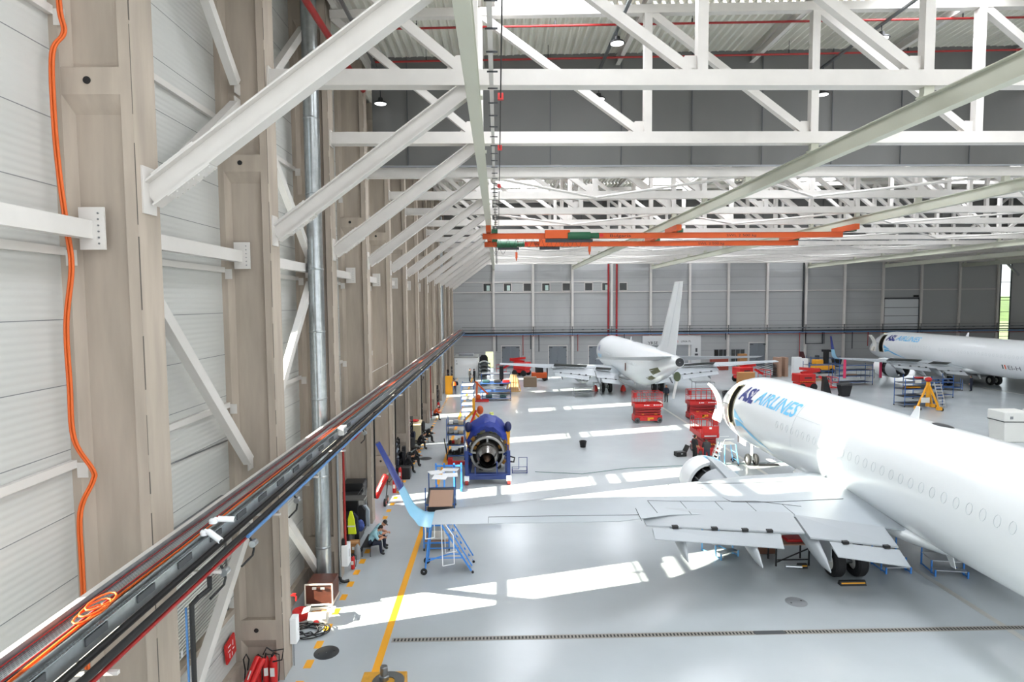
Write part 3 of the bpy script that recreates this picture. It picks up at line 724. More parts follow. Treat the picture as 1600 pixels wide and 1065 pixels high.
def sec_at(secs, x):
    for a, b in zip(secs, secs[1:]):
        if a[0] <= x <= b[0]:
            t = (x - a[0]) / (b[0] - a[0]); return [a[i] + (b[i] - a[i]) * t for i in (1, 2, 3)]
    return secs[-1][1:]
def on_hull(secs, x, ang, off=.012):    # ang from the horizontal on the left side, up positive
    zc, hz, hw = sec_at(secs, x)
    return V3((-(hw + off) * math.cos(ang), -x, zc + (hz + off) * math.sin(ang)))
def hull_z(secs, x, z, off=.012):
    zc, hz, hw = sec_at(secs, x); s = max(-1, min(1, (z - zc) / hz)); return on_hull(secs, x, math.asin(s), off)
LE = lambda s: 12.2 + .56 * s if s > 5 else 15.0 - .40 * (5 - s)
TE = lambda s: 20.4 + .26 * (s - 6.1) if s > 6.1 else 20.4 + .15 * (6.1 - s)
WZ = lambda s: 2.15 + .095 * (s - 1.7)
def foil(s, x0, x1, z, t, sg, droop=0.):
    c = x1 - x0; up_ = [(0, 0), (.02, .28), (.08, .6), (.2, .92), (.38, 1.), (.6, .78), (.82, .38), (1, .04)]
    lo = [(1, -.04), (.82, -.22), (.6, -.46), (.38, -.62), (.2, -.6), (.08, -.42), (.02, -.2)]
    return [V3((sg * s, -(x0 + u * c), z + v * t * .55 - droop * max(0, u - .6))) for u, v in up_ + lo]
def slab(m, pts, th):                                 # wedge from four top corners: outer front, outer rear, inner rear, inner front
    a, b, c, d = [V3(p) for p in pts]; dz = V3((0, 0, -th)); e = V3((0, 0, -th * .3))
    return m.add([a, b, c, d, a + dz, b + e, c + e, d + dz], [(0, 1, 2, 3), (7, 6, 5, 4), (0, 4, 5, 1), (1, 5, 6, 2), (2, 6, 7, 3), (3, 7, 4, 0)])
def wheel(name, x, y, r, w, par, hubmat=None):
    o = MB().lathe([(r * .55, -w / 2), (r * .9, -w / 2), (r, -w * .3), (r, w * .3), (r * .9, w / 2), (r * .55, w / 2)], (x, y, r), (1, 0, 0), 24).build(name, tyre, par)
    MB().lathe([(.01, -w * .42), (r * .3, -w * .44), (r * .56, -w * .3), (r * .56, w * .3), (r * .3, w * .44), (.01, w * .42)], (x, y, r), (1, 0, 0), 18).build('hub', hubmat or offwhite, o)
    return o
S_LOW = lambda x: 2.55
def airliner(name, label, loc, L=39.4, winglets=True, half=18.0, classic=False, door=True, flaps=1, engines=True, logo=True, letters='ASL AIRLINES', panels=False, spoilers=False, reg=False, ks=1.):
    t = thing(name, label, 'aircraft', loc, 0, 'white cargo aircraft in the hangar')
    secs = sections(L); N = 48
    # body with the doorway cut out
    rows = []
    for x, zc, hz, hw in secs: rows.append([V3((-hw * math.cos(2 * PI * k / N), -x, zc + hz * math.sin(2 * PI * k / N))) for k in range(N)])
    m = MB(); n = N
    for r_ in rows: m.v += [tuple(p) for p in r_]
    for i in range(len(rows) - 1):
        for k in range(N):
            if door and 6 <= i < 7:
                a = (k + .5) / N * 360; a = a - 360 if a > 180 else a
                if -22 < a < 52: continue
            k2 = (k + 1) % N; m.f.append((i * n + k, i * n + k2, (i + 1) * n + k2, (i + 1) * n + k))
    m.f += [tuple(range(N - 1, -1, -1)), tuple(range(len(m.v) - N, len(m.v)))]
    body = m.build('fuselage', plane_w, t, 40)
    if door:
        d = MB(); ins = MB(); A = [math.radians(v) for v in range(-22, 53, 6)]
        for x in (4.63, 5.62):
            d.path([on_hull(secs, x, a, .0) for a in A], .035, 6)
        d.path([on_hull(secs, x, A[0], 0) for x in (4.63, 5.62)], .035, 6); d.path([on_hull(secs, x, A[-1], 0) for x in (4.63, 5.62)], .035, 6)
        d.build('door_frame', M('door frame tan', '#8c8470', .5), t)
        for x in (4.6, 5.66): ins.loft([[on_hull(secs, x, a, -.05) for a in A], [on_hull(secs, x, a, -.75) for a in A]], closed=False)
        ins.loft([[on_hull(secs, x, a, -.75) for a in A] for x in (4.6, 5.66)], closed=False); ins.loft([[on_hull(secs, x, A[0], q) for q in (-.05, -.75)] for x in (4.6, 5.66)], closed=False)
        ins.build('entry', M('cabin shade', '#2b2820', .8), t)  # shallow liner; the dimness of the cabin is put into its colour
        dp = thing('entry_door', None, None, (-2.16, -4.62, 0), -.12); dp.parent = t; KIDS.setdefault(t.name, []).append(dp)
        # the leaf keeps the curve of the hull
        zc, hz, hw = sec_at(secs, 5.1)
        q = [[V3((-(hw + o_) * (1 - math.cos(a)) + o_, xx, zc + (hz + o_) * math.sin(a))) for a in A] for o_, xx in ((0, 0), (0, .86), (-.14, .86), (-.14, 0))]
        MB().loft([list(c) for c in zip(*q)]).build('leaf', M('door leaf', '#f0efe8', .35), dp, 50)
        MB().box((-.3, .43, zc - .38), (.18, .62, .6), Matrix.Rotation(.3, 3, 'Y')).build('slide_pack', M('slide pack', '#e4e0d2', .6), dp)
        MB().bar((.0, .02, zc + .5), (.3, -.1, zc + .4), .1, .05).build('hinge_arm', steel, dp)
    # cockpit glass
    g = MB(); sp = [on_hull(secs, x, math.radians(a), .012) for x, a in ((1.75, 46), (1.7, 72), (2.35, 74), (2.7, 50))]; g.quad(*sp)
    g.quad(*[on_hull(secs, x, math.radians(a), .012) for x, a in ((1.9, 30), (1.85, 43), (2.85, 47), (3.1, 33))])
    g2 = [[V3((-v[0], v[1], v[2])) for v in [g.v[i] for i in f]] for f in g.f]
    for f in g2: g.quad(*f)
    g.build('cockpit_glass', M('cockpit glass', '#1b1e22', .1), t)
    MB().lathe([(.02, -.02), (.25, .28), (.43, .27)], (0, 0, 2.98), (0, -1, 0), 24).build('radome', plane_w, t) if False else None
    # wing-body fairing
    b = L - 39.4; fb = []
    for x, hw, zb in ((11.2, .5, 1.75), (12.5, 1.6, 1.5), (15, 2.06, 1.38), (18.6, 2.04, 1.36), (20.6, 1.6, 1.45), (22.4, .8, 1.64)):
        fb.append([V3((hw * math.sin(2 * PI * k / 24), -(x + b * .5), 2.0 + (2.0 - zb) * (-math.cos(2 * PI * k / 24)) * (1 if math.cos(2 * PI * k / 24) > 0 else .55))) for k in range(24)])
    MB().loft(fb).build('wing_fairing', plane_w, t, 50)
    # wings
    off = b * .5 + (0.2 if classic else 0); kx = half / 18.0
    def wp(s, x, z, sg): return V3((sg * s, -(x + off), z))
    for sg in (-1, 1):
        ss = [1.2, 2.5, 4, 5, 6.1, 8, 10, 12, 14, 16, 17.4, 18.0]; r_ = []
        for s in ss:
            th = 1.15 - .09 * s if s < 6 else max(.16, .62 - .038 * (s - 6)); x1 = TE(s) - (.65 if 2 < s < 11.2 and flaps else 0)
            x1 = TE(s) - (.55 if s <= 10 and flaps else 0)
            r_.append([V3((p.x * kx, p.y - off, p.z)) for p in foil(s, LE(s), x1, WZ(s), th, sg)])
        wing = MB().loft(r_).build('wing', wing_g, t, 30)
        sp = MB()
        def ln(pts, w=.018):
            for p, q in zip(pts, pts[1:]): sp.bar(p, q, w, w)
        def top(s, x):
            th = 1.15 - .09 * s if s < 6 else max(.16, .62 - .038 * (s - 6)); x1 = TE(s) - (.55 if s <= 10 and flaps else 0); u = (x - LE(s)) / (x1 - LE(s))
            P_ = [(0, 0), (.02, .28), (.08, .6), (.2, .92), (.38, 1.), (.6, .78), (.82, .38), (1, .04)]
            for a, c in zip(P_, P_[1:]):
                if a[0] <= u <= c[0]: v = a[1] + (c[1] - a[1]) * (u - a[0]) / (c[0] - a[0]); break
            else: v = .04
            return V3((sg * s * kx, -(x + off), WZ(s) + v * th * .55 + .004))
        ln([top(s, LE(s) + (.22 if s > 5 else .35) * (TE(s) - LE(s))) for s in (2.4, 5, 8)]); ln([top(s, 18.4 + .2 * (s - 3)) for s in (2.4, 4, 5.5, 7.2)]); ln([top(7.2, 19.25), top(8.0, 18.2), top(9.2, 17.7)])
        ln([top(s, TE(s) - 1.5) for s in (10.6, 8.5, 6.2, 4.5)], .01)
        for s in (10.6, 9.3, 7.9, 6.6, 5.2): ln([top(s, TE(s) - 1.5), top(s - .12, TE(s) - .58)], .012)
        ln([top(s, TE(s) - .42) for s in (11.2, 14, 16.3)], .012); ln([top(16.3, TE(16.3) - .42), top(16.3, TE(16.3) - .02)], .012); ln([top(11.2, TE(11.2) - .9), top(11.2, TE(11.2) - .02)], .014)
        sp.build('panel_seams', seam, wing)
        if winglets:
            def curve(u):
                if u < .3: a = u / .3 * 1.25; return 18.0 + .75 * math.sin(a), 3.7 + .75 * (1 - math.cos(a))
                s0, z0 = 18.0 + .75 * math.sin(1.25), 3.7 + .75 * (1 - math.cos(1.25)); return s0 + (u - .3) / .7 * 2.0 * math.cos(1.25) * 1.25, z0 + (u - .3) / .7 * 2.12
            def ws(u):
                s, z = curve(u); x0 = LE(18.0) + 1.45 * u ** 1.1 + .1; c = 1.32 - 1.0 * u ** .7 if u > .12 else 1.36 - .6 * u
                s2, z2 = curve(min(u + .02, 1.)) if u < 1 else curve(.98); d = V3((s2 - s, 0, z2 - z)).normalized() * (1 if u < 1 else -1); nn = V3((-d.z, 0, d.x))
                return [V3((sg * (s + nn.x * v * .09), -(x0 + w_ * c + off), z + nn.z * v * .09)) for w_, v in ((0, 0), (.12, .7), (.4, 1), (1, 0), (.4, -.8), (.12, -.6))]
            us = [0, .06, .12, .18, .24, .3, .4, .5]
            wlo = MB().loft([ws(u) for u in us]).build('winglet', wl_blue, t, 60)
            MB().loft([ws(u) for u in (.5, .62, .75, .88, 1.)]).build('winglet_tip', wl_navy, wlo, 60)
        # flaps
        W = lambda s, x, z: wp(s * kx, x, z, sg)
        if flaps:
            dr = .55 if flaps == 1 else .75; ex = 0 if flaps == 1 else .1
            f1 = slab(MB(), [W(11.0, 20.5, 3.12), W(11.0, 21.55 + ex, 3.4 - dr), W(5.3, 20.98 + ex, 2.82 - dr), W(5.25, 19.85, 2.6)], .16).build('outboard_flap', wing_l, t, 0)
            slab(MB(), [W(10.8, 21.58 + ex, 3.32 - dr), W(10.8, 21.94 + 2 * ex, 3.24 - dr * 1.3), W(6.25, 21.5 + 2 * ex, 2.66 - 1.3 * dr), W(6.2, 21.1 + ex, 2.84 - dr)], .1).build('aft_flap', wing_l, f1, 0)
            f2 = slab(MB(), [W(5.15, 19.9, 2.54), W(5.1, 21.0 + ex, 2.66 - dr), W(2.3, 21.5 + ex, 2.48 - dr), W(2.15, 20.45, 2.24)], .18).build('inboard_flap', wing_l, t, 0)
            slab(MB(), [W(4.5, 21.14 + ex, 2.56 - dr), W(4.5, 21.7 + 2 * ex, 2.4 - 1.25 * dr), W(2.3, 22.15 + 2 * ex, 2.2 - 1.25 * dr), W(2.3, 21.56 + ex, 2.4 - dr)], .1).build('aft_flap', wing_l, f2, 0)
            c = MB().bar(W(10.6, 20.7, 2.93), W(5.4, 19.78, 2.46), .3, .12).bar(W(5.2, 19.8, 2.42), W(2.2, 20.35, 2.1), .3, .12); c.build('flap_gap_shade', black, t)  # black bars fill the flap gap, standing for its shade
            k_ = []
            for s in (10.0, 8.6, 7.5, 6.6): k_.append(MB().box(W(s, 21.56 - .1 * (11 - s) + ex, 3.38 - dr - .095 * (11 - s)), (.2, .14, .1)))
            for s in (4.0, 2.7): k_.append(MB().box(W(s, 21.24 + .18 * (4 - s) + ex, 2.56 - dr - .06 * (4 - s)), (.2, .14, .1)))
            for kk in k_: kk.build('flap_bracket', black, t)
            for s, x0, l_, z in ((9.75, 19.4, 2.75, 2.6), (7.25, 18.9, 3.2, 2.35), (4.85, 19.0, 2.9, 2.05)):
                q = []
                for u, w_, h_, dz in ((0, .03, .03, .1), (.12, .13, .2, .05), (.4, .19, .34, -.1), (.65, .18, .33, -.35), (.85, .11, .22, -.6), (1, .02, .03, -.78)):
                    q.append([W(s, x0 + u * l_, z + dz) + V3((w_ * math.cos(2 * PI * k / 12), 0, h_ * math.sin(2 * PI * k / 12))) for k in range(12)])
                MB().loft(q).build('flap_fairing', wing_l, t, 60)
        if spoilers:
            for s0, s1 in ((10.8, 6.2), (5.0, 3.0)):
                q = slab(MB(), [W(s0, TE(s0) - 1.3, WZ(s0) + .2), W(s0, TE(s0) - .5, WZ(s0) + .52), W(s1, TE(s1) - .5, WZ(s1) + .6), W(s1, TE(s1) - 1.3, WZ(s1) + .3)], .05); q.build('raised_spoiler', M('spoiler underside', '#6d6e6a', .6), t, 0)
        # engine
        if engines:
            ec = V3((sg * (5.75 if not classic else 5.0), -(11.4 + off), 1.5 if not classic else 1.45)); R0 = 1.14 if not classic else 1.0
            e = MB().lathe([(R0 * .72, 1.0), (R0 * .8, .3), (R0 * .84, .06), (R0 * .93, 0), (R0, .12), (R0 * 1.06, .7), (R0 * 1.08, 1.3), (R0 * 1.07, 1.75), (R0 * .95, 1.75)], ec, (0, -1, 0), 32).build('nacelle', white, t)
            MB().lathe([(R0 * .8, 1.6), (R0 * .8, 2.9)], ec, (0, -1, 0), 28).build('cascade', black, e)
            MB().lathe([(R0 * .95, 2.75), (R0 * 1.04, 2.7), (R0 * .98, 3.5), (R0 * .8, 4.4), (R0 * .76, 4.4)], ec, (0, -1, 0), 32).build('reverser_sleeve', wing_l, e)
            cr = MB()
            for k in range(12): a_ = k * PI / 6; cr.bar(ec + V3((math.cos(a_) * R0 * .86, -1.7, math.sin(a_) * R0 * .86)), ec + V3((math.cos(a_) * R0 * .86, -2.8, math.sin(a_) * R0 * .86)), .05)
            cr.build('slides', dgrey, e)
            MB().lathe([(.05, .9), (.3, 1.0), (R0 * .72, 1.02)], ec, (0, -1, 0), 24).build('fan', dark_st, e)
            MB().lathe([(R0 * .6, 3.6), (R0 * .55, 4.4), (R0 * .4, 5.0), (R0 * .38, 5.0), (R0 * .3, 4.4)], ec, (0, -1, 0), 24).build('exhaust', steel, e)
            MB().lathe([(R0 * .3, 4.4), (.12, 5.3), (.02, 5.5)], ec, (0, -1, 0), 16).build('exhaust_cone', dark_st, e)
            MB().lathe([(R0 * 1.07, .62), (R0 * 1.085, .9), (R0 * 1.095, 1.3)], ec, (0, -1, 0), 10, PI / 2 - .1 if sg < 0 else PI / 2 - .35, PI / 2 + .55 if sg < 0 else PI / 2 + .3).build('cowl_stripe', cyan, e) if logo else None
            py = [V3((sg * abs(ec.x), ec.y - u, ec.z)) for u in (0, 0)]
            q = []
            for u, zb, zt, w_ in ((.9, R0 * .9, R0 * 1.12, .05), (2.2, R0 * .7, R0 * 1.18, .2), (4.2, R0 * .4, R0 * 1.0, .22), (6.5, .5, .95, .12)): q.append([V3((ec.x + a * w_, ec.y - u, ec.z + z)) for a, z in ((-1, zb), (1, zb), (1, zt), (-1, zt))])
            MB().loft(q).build('pylon', wing_g, t, 30)
        # main gear
        gx, gy = 2.95, -(19.45 + off)
        gr = MB().tube((sg * gx, gy + .1, 2.1), (sg * gx, gy, .55), .11, 12).tube((sg * (gx - .5), gy, .56), (sg * (gx + .5), gy, .56), .09, 10).bar((sg * gx, gy - .05, 1.2), (sg * (gx - 1.2), gy + .1, 2.0), .09); gr.build('main_gear_leg', steel, t)
        for dx in (-.42, .42): wheel('wheel', sg * gx + dx, gy, .57, .4, t)
        MB().box((sg * (gx + .72), gy + .05, 1.35), (.04, .8, 1.3)).build('gear_door', wing_l, t)
        # tailplane
        r_ = []
        for s, x0, x1, z, th in ((.4, 34.0, 38.2, 5.15, .42), (3.5, 36.05, 38.75, 5.42, .26), (6.9, 38.1, 39.7, 5.7, .12)): r_.append([V3((p.x, p.y - b, p.z + (.17 * (-p.y - x0 - 1.5) if classic else 0))) for p in foil(s, x0, x1, z, th, sg)])
        MB().loft(r_).build('tailplane', wing_l if classic else wing_g, t, 30)
    # fin
    q = []
    for z, x0, x1, th in ((5.3, 29.3, 38.0, .2), (6.0, 32.2, 38.1, .3), (6.5, 33.2, 38.3, .3), (12.0, 37.6, 40.0, .14)): q.append([V3((a * th, -(x0 + u * (x1 - x0) + b), z)) for u, a in ((0, 0), (.1, .6), (.35, 1), (1, .06), (1, -.06), (.35, -1), (.1, -.6))])
    fin = MB().loft(q).build('fin', plane_w, t, 30)
    MB().bar((.12, -(36.3 + b), 6.3), (.08, -(39.3 + b), 11.9), .012, .02).bar((-.2, -(36.3 + b), 6.3), (-.1, -(39.3 + b), 11.9), .012, .02).build('rudder_seam', seam_l, fin)
    MB().lathe([(.38, 0), (.33, .06), (.26, .02), (.02, 0)], (0, -(39.3 + b), 5.2), (0, -1, 0), 16).build('tail_exhaust', dark_st, t)
    # nose gear
    ng = MB().tube((0, -3.9, 1.9), (0, -3.9, .35), .08, 10).tube((-.25, -3.9, .35), (.25, -3.9, .35), .05, 8).bar((0, -3.85, 1.1), (0, -3.0, 1.75), .07); ng.build('nose_gear_leg', white, t)
    for dx in (-.24, .24): wheel('wheel', dx, -3.9, .36, .2, t)
    MB().box((-.42, -3.3, 1.45), (.03, 1.3, .45)).box((.42, -3.3, 1.45), (.03, 1.3, .45)).build('nose_gear_door', plane_w, t)
    # markings
    if logo:
        def th(x, y, z0): return on_hull(secs, 6.0 + x, (z0 - 3.7 + y * 1.1) / 2.03, .014)
        text_on('ASL', 1.1, lambda x, y: th(x, y, 4.62), 'lettering', navy, t, 1.95, .28, 2, .05)
        text_on('AIRLINES', 1.0, lambda x, y: th(x + 2.1, y, 4.72), 'lettering', cyan, t, 4.7, .28, 2, .022)
        s1 = MB(); N2 = 14
        def band(lo, hi, x0, x1):
            A_ = [x0 + (x1 - x0) * i / N2 for i in range(N2 + 1)]
            s1.loft([[hull_z(secs, x, lo(x) + (hi(x) - lo(x)) * u, .014) for u in (0, .33, .67, 1)] for x in A_], closed=False)
        cl = lambda v: max(0., min(1., v))
        # upper and lower feathers of the bird mark
        band(lambda x: 3.46 - .1 * cl((x - 5.85) / 1.5), lambda x: 3.98 - .62 * cl((x - 5.85) / 1.5) ** .85, 5.85, 7.35)
        band(lambda x: 2.92 + .18 * math.sin(PI * cl((x - 5.95) / 1.9)) - .62 * cl((x - 6.9) / 3.4) ** 1.1, lambda x: 3.38 - .08 * cl((x - 5.95) / 1.2) - 1.0 * cl((x - 6.9) / 3.4), 5.95, 10.3)
        s1.build('swoosh', cyan, t)
    # plugged window outlines
    wi = MB()
    for i in range(36 if L > 38 else 32):
        x = 11.4 + i * .52 if i < 8 else 12.6 + i * .52
        if x > L - 9: break
        pts = [hull_z(secs, x + .12 * math.cos(a), 4.12 + .18 * math.sin(a), .004) for a in [2 * PI * k / 10 for k in range(11)]]
        wi.path(pts, .007, 4)
    wi.build('plugged_window_seams', seam_l, t)
    MB().prism([(-.015, -18.5 - off, 5.8), (-.015, -19.0 - off, 5.8), (-.015, -19.05 - off, 6.32), (-.015, -18.88 - off, 6.32)], (.03, 0, 0)).build('blade_antenna', white, t)
    MB().prism([(-.015, -20.4 - off, 1.6), (-.015, -20.9 - off, 1.6), (-.015, -21.15 - off, .95), (-.015, -20.95 - off, .95)], (.03, 0, 0)).build('belly_antenna', white, t)
    MB().ell((.12, -20.1 - off, 5.79), (.22, .55, .08)).build('top_fairing', dark_st, t)
    return t, secs
p1, sec1 = airliner('cargo_airliner', 'nearest white cargo aircraft with open door, filling the lower right of the hangar', (15.95, 41.7, 0))
MB().path([on_hull(sec1, 12.9, math.radians(a), .003) for a in range(-10, 70, 4)], .006, 4).path([on_hull(sec1, x, math.radians(32), .003) for x in (9.5, 12, 15)], .006, 4).build('cargo_door_seam', seam_l, p1)
p3, sec3 = airliner('cargo_airliner', 'far white cargo aircraft with navy wing tip, standing at the right of the hangar', (56.5, 91.2, 0), spoilers=True)
for i, (c_, m_) in enumerate((('flag green', '#2f4d46'), ('flag white', '#e8e8e8'), ('flag orange', '#e0623a'))):
    MB().loft([[hull_z(sec3, 26.2 + i * .16 + dx, z, .014) for z in (2.75, 3.2)] for dx in (0, .16)], closed=False).build('flag_stripe', M(c_, m_, .5), p3)
text_on('EI-H', .62, lambda x, y: hull_z(sec3, 26.95 + x, 2.75 + y, .014), 'registration', M('registration grey', '#55585e', .5), p3, 1.5, 0, 1)
p2, sec2 = airliner('cargo_airliner', 'white cargo aircraft parked tail towards the camera with flaps lowered', (15.3, 87.8, 0), L=36.8, winglets=False, half=15.1, classic=True, door=False, flaps=2, logo=False, spoilers=True)
text_on('ASL', 1.0, lambda x, y: hull_z(sec2, 6.2 + x, 3.9 + y, .014), 'lettering', navy, p2, 1.6, .25, 2)
text_on('AIRLINES', .8, lambda x, y: hull_z(sec2, 6.2 + x, 3.0 + y, .014), 'lettering', cyan, p2, 3.0, .25, 2)
MB().loft([[on_hull(sec2, x, math.radians(a), .01) for a in (-22, -36, -50)] for x in (31.2, 33.2)], closed=False).build('open_bay', olive, p2)
MB().loft([[on_hull(sec2, x, math.radians(a), .01) for a in (-50, -60, -70)] for x in (29.2, 30.8)], closed=False).build('open_bay', olive, p2)
MB().lathe([(.02, 0), (.42, .0), (.42, .06), (.02, .06)], (.35, -34.7, 3.75), (.5, -.8, .1), 16).build('hanging_panel', M('green panel', '#5f6b50', .5), p2)
MB().bar((.5, -34.2, 3.4), (.15, -34.3, 1.75), .1, .22).build('strut', white, p2)
MB().bx(-1.99, -1.95, -24.2, -23.9, 3.1, 3.9).build('sensor_strip', M('brown strip', '#6b3f30', .6), p2)
# ------------------------------------------------------------------ people
def skin_body(J, B, lvl=1):
    names = list(J); me = bpy.data.meshes.new('b'); me.from_pydata([J[n][0] for n in names], [(names.index(a), names.index(b)) for a, b, _ in B], [])
    o = bpy.data.objects.new('b', me); COL.objects.link(o)
    md = o.modifiers.new('s', 'SKIN'); md.use_smooth_shade = True
    sv = me.skin_vertices[0].data
    for i, n in enumerate(names):
        r = J[n][1]; sv[i].radius = r if isinstance(r, tuple) else (r, r); sv[i].use_root = n == 'pelvis'
    sb = o.modifiers.new('u', 'SUBSURF'); sb.levels = lvl; sb.render_levels = lvl
    dg = bpy.context.evaluated_depsgraph_get(); out = bpy.data.meshes.new_from_object(o.evaluated_get(dg))
    bpy.data.objects.remove(o); bpy.data.meshes.remove(me); return out
def person(label, loc, rz, pose='stand', shirt=cl_black, trousers=cl_navy, long_sleeve=False, cap=None, hair=True, sc=1., group=None, look=(0, .0), arms=None, phone=False, vest=None):
    t = thing('person', label, 'person', loc, rz, group); t.scale = (sc, sc, sc)
    V = lambda x, y, z: (x, y, z)
    if pose == 'stand':
        P = dict(pelvis=(0, 0, .96), spine=(0, 0, 1.15), chest=(0, .01, 1.34), neck=(0, .02, 1.5), head=(0, .05, 1.63), shL=(-.18, 0, 1.42), shR=(.18, 0, 1.42), elL=(-.25, -.02, 1.14), elR=(.24, .02, 1.14), wrL=(-.24, .1, .92), wrR=(.2, .16, .95), hipL=(-.09, 0, .93), hipR=(.09, 0, .93), knL=(-.1, .03, .5), knR=(.11, .03, .5), anL=(-.1, -.02, .09), anR=(.12, -.02, .09), toL=(-.11, .15, .04), toR=(.14, .15, .04))
    elif pose == 'bent':
        P = dict(pelvis=(0, 0, .92), spine=(0, .08, 1.08), chest=(0, .22, 1.2), neck=(0, .36, 1.28), head=(0, .46, 1.33), shL=(-.18, .26, 1.26), shR=(.18, .26, 1.26), elL=(-.24, .36, .98), elR=(.24, .36, .98), wrL=(-.14, .55, .86), wrR=(.14, .55, .86), hipL=(-.1, 0, .88), hipR=(.1, 0, .88), knL=(-.13, .1, .47), knR=(.13, .1, .47), anL=(-.13, -.02, .09), anR=(.13, -.02, .09), toL=(-.14, .15, .04), toR=(.15, .15, .04))
    else:
        P = dict(pelvis=(0, 0, .53), spine=(0, .1, .7), chest=(0, .24, .86), neck=(0, .38, 1.0), head=(0, .48, 1.07), shL=(-.18, .26, .93), shR=(.18, .26, .93), elL=(-.22, .38, .68), elR=(.22, .4, .68), wrL=(-.06, .6, .68), wrR=(.06, .6, .7), hipL=(-.1, .04, .51), hipR=(.1, .04, .51), knL=(-.14, .46, .5), knR=(.13, .48, .5), anL=(-.14, .46, .09), anR=(.13, .5, .09), toL=(-.15, .62, .04), toR=(.14, .66, .04))
    if arms: P.update(arms)
    Rr = dict(pelvis=(.15, .12), spine=(.14, .11), chest=(.16, .12), neck=.055, head=.06, shL=.075, shR=.075, elL=.048, elR=.048, wrL=.032, wrR=.032, hipL=.09, hipR=.09, knL=.062, knR=.062, anL=.045, anR=.045, toL=.04, toR=.04)
    G = lambda r, k: tuple(x * k for x in r) if isinstance(r, tuple) else r * k
    J = {k: (P[k], G(Rr[k], 1.3)) for k in P}
    B = [('pelvis', 'spine', 's'), ('spine', 'chest', 's'), ('chest', 'neck', 's'), ('neck', 'head', 'k')]
    for s in 'LR': B += [('chest', 'sh' + s, 's'), ('sh' + s, 'el' + s, 's'), ('el' + s, 'wr' + s, 's' if long_sleeve else 'k'), ('pelvis', 'hip' + s, 't'), ('hip' + s, 'kn' + s, 't'), ('kn' + s, 'an' + s, 't'), ('an' + s, 'to' + s, 'f')]
    me = skin_body(J, B, 1)
    for m_ in (shirt, trousers, skin, black): me.materials.append(m_)
    b = bmesh.new(); b.from_mesh(me); b.faces.ensure_lookup_table()
    mi = dict(s=0, t=1, k=2, f=3); segs = [(V3(P[a]), V3(P[c]), mi[m_]) for a, c, m_ in B]
    for f in b.faces:
        c = f.calc_center_median(); best = None
        for p, q, m_ in segs:
            d = q - p; u = max(0, min(1, (c - p).dot(d) / d.length_squared)); ds = (c - p - d * u).length
            if best is None or ds < best[0]: best = (ds, m_)
        f.material_index = best[1]; f.smooth = True
    # head, face, ears, hands joined into the body mesh
    hd = V3(P['head']); nk = V3(P['neck']); ax = (hd - nk).normalized(); fwd_ = V3((0, 1, 0)) if pose == 'stand' else V3((0, .75, -.66)).normalized()
    if pose == 'bent': fwd_ = V3((0, .6, -.8)).normalized()
    upv = (ax - fwd_ * ax.dot(fwd_)).normalized(); sd = fwd_.cross(upv); rot = Matrix((sd, fwd_, upv)).transposed()
    hm_ = MB(); hm_.ell(hd + upv * .03, (.074, .096, .118), 16, 12, rot); hm_.ell(hd + fwd_ * .05 - upv * .04, (.05, .055, .05), 10, 7, rot)
    hm_.ell(hd + fwd_ * .1 + upv * .015, (.014, .02, .028), 8, 6, rot)
    for s in (-1, 1): hm_.ell(hd + sd * s * .076 + upv * .02, (.012, .025, .035), 8, 6, rot)
    for s in ('L', 'R'):
        w = V3(P['wr' + s]); e = V3(P['el' + s]); d = (w - e).normalized(); a_, b_, _ = frame(d)
        hm_.ell(w + d * .055, (.042, .02, .055), 10, 7, Matrix((a_, b_, d)).transposed())
        for k, (o_, ln_) in enumerate(((-.028, .06), (-.01, .072), (.01, .068), (.027, .052))):
            p0 = w + d * .1 + a_ * o_; hm_.path([p0, p0 + d * ln_ * .45 - b_ * .012, p0 + d * ln_ * .75 - b_ * .04], [.0095, .009, .007], 6)
        p0 = w + d * .03 + a_ * (.045 if s == 'L' else -.045); hm_.path([p0, p0 + d * .03 + a_ * (.018 if s == 'L' else -.018) - b_ * .015, p0 + d * .055 - b_ * .03], [.012, .011, .008], 6)
    o0 = len(b.verts); vs = [b.verts.new(v) for v in hm_.v]
    for f in hm_.f:
        try: nf = b.faces.new([vs[i] for i in f]); nf.material_index = 2; nf.smooth = True
        except ValueError: pass
    bmesh.ops.recalc_face_normals(b, faces=b.faces); b.to_mesh(me); b.free()
    o = bpy.data.objects.new('body', me); COL.objects.link(o); o.parent = t; KIDS.setdefault(t.name, []).append(o)
    fe = MB()
    for s in (-1, 1): fe.ell(hd + fwd_ * .088 + sd * s * .03 + upv * .035, (.012, .008, .007), 8, 5, rot)
    fe.ell(hd + fwd_ * .094 - upv * .045, (.022, .008, .006), 8, 5, rot); fe.build('face_features', M('face dark', '#5a3128', .6), t)
    if cap is not None:
        c = MB().lathe([(.095, -.02), (.094, .04), (.07, .085), (.01, .1)], hd + upv * .06 - fwd_ * .005, upv, 16); c.prism([hd + upv * .05 + sd * -.07 + fwd_ * .07, hd + upv * .05 + sd * .07 + fwd_ * .07, hd + upv * .03 + sd * .05 + fwd_ * .17, hd + upv * .03 + sd * -.05 + fwd_ * .17], upv * .012); c.build('cap', cap, t)
    elif hair:
        h = MB(); h.ell(hd + upv * .055 - fwd_ * .018, (.082, .098, .1), 14, 9, rot); h.ell(hd + upv * .0 - fwd_ * .055, (.07, .05, .08), 12, 8, rot); h.build('hair', hair_m, t)
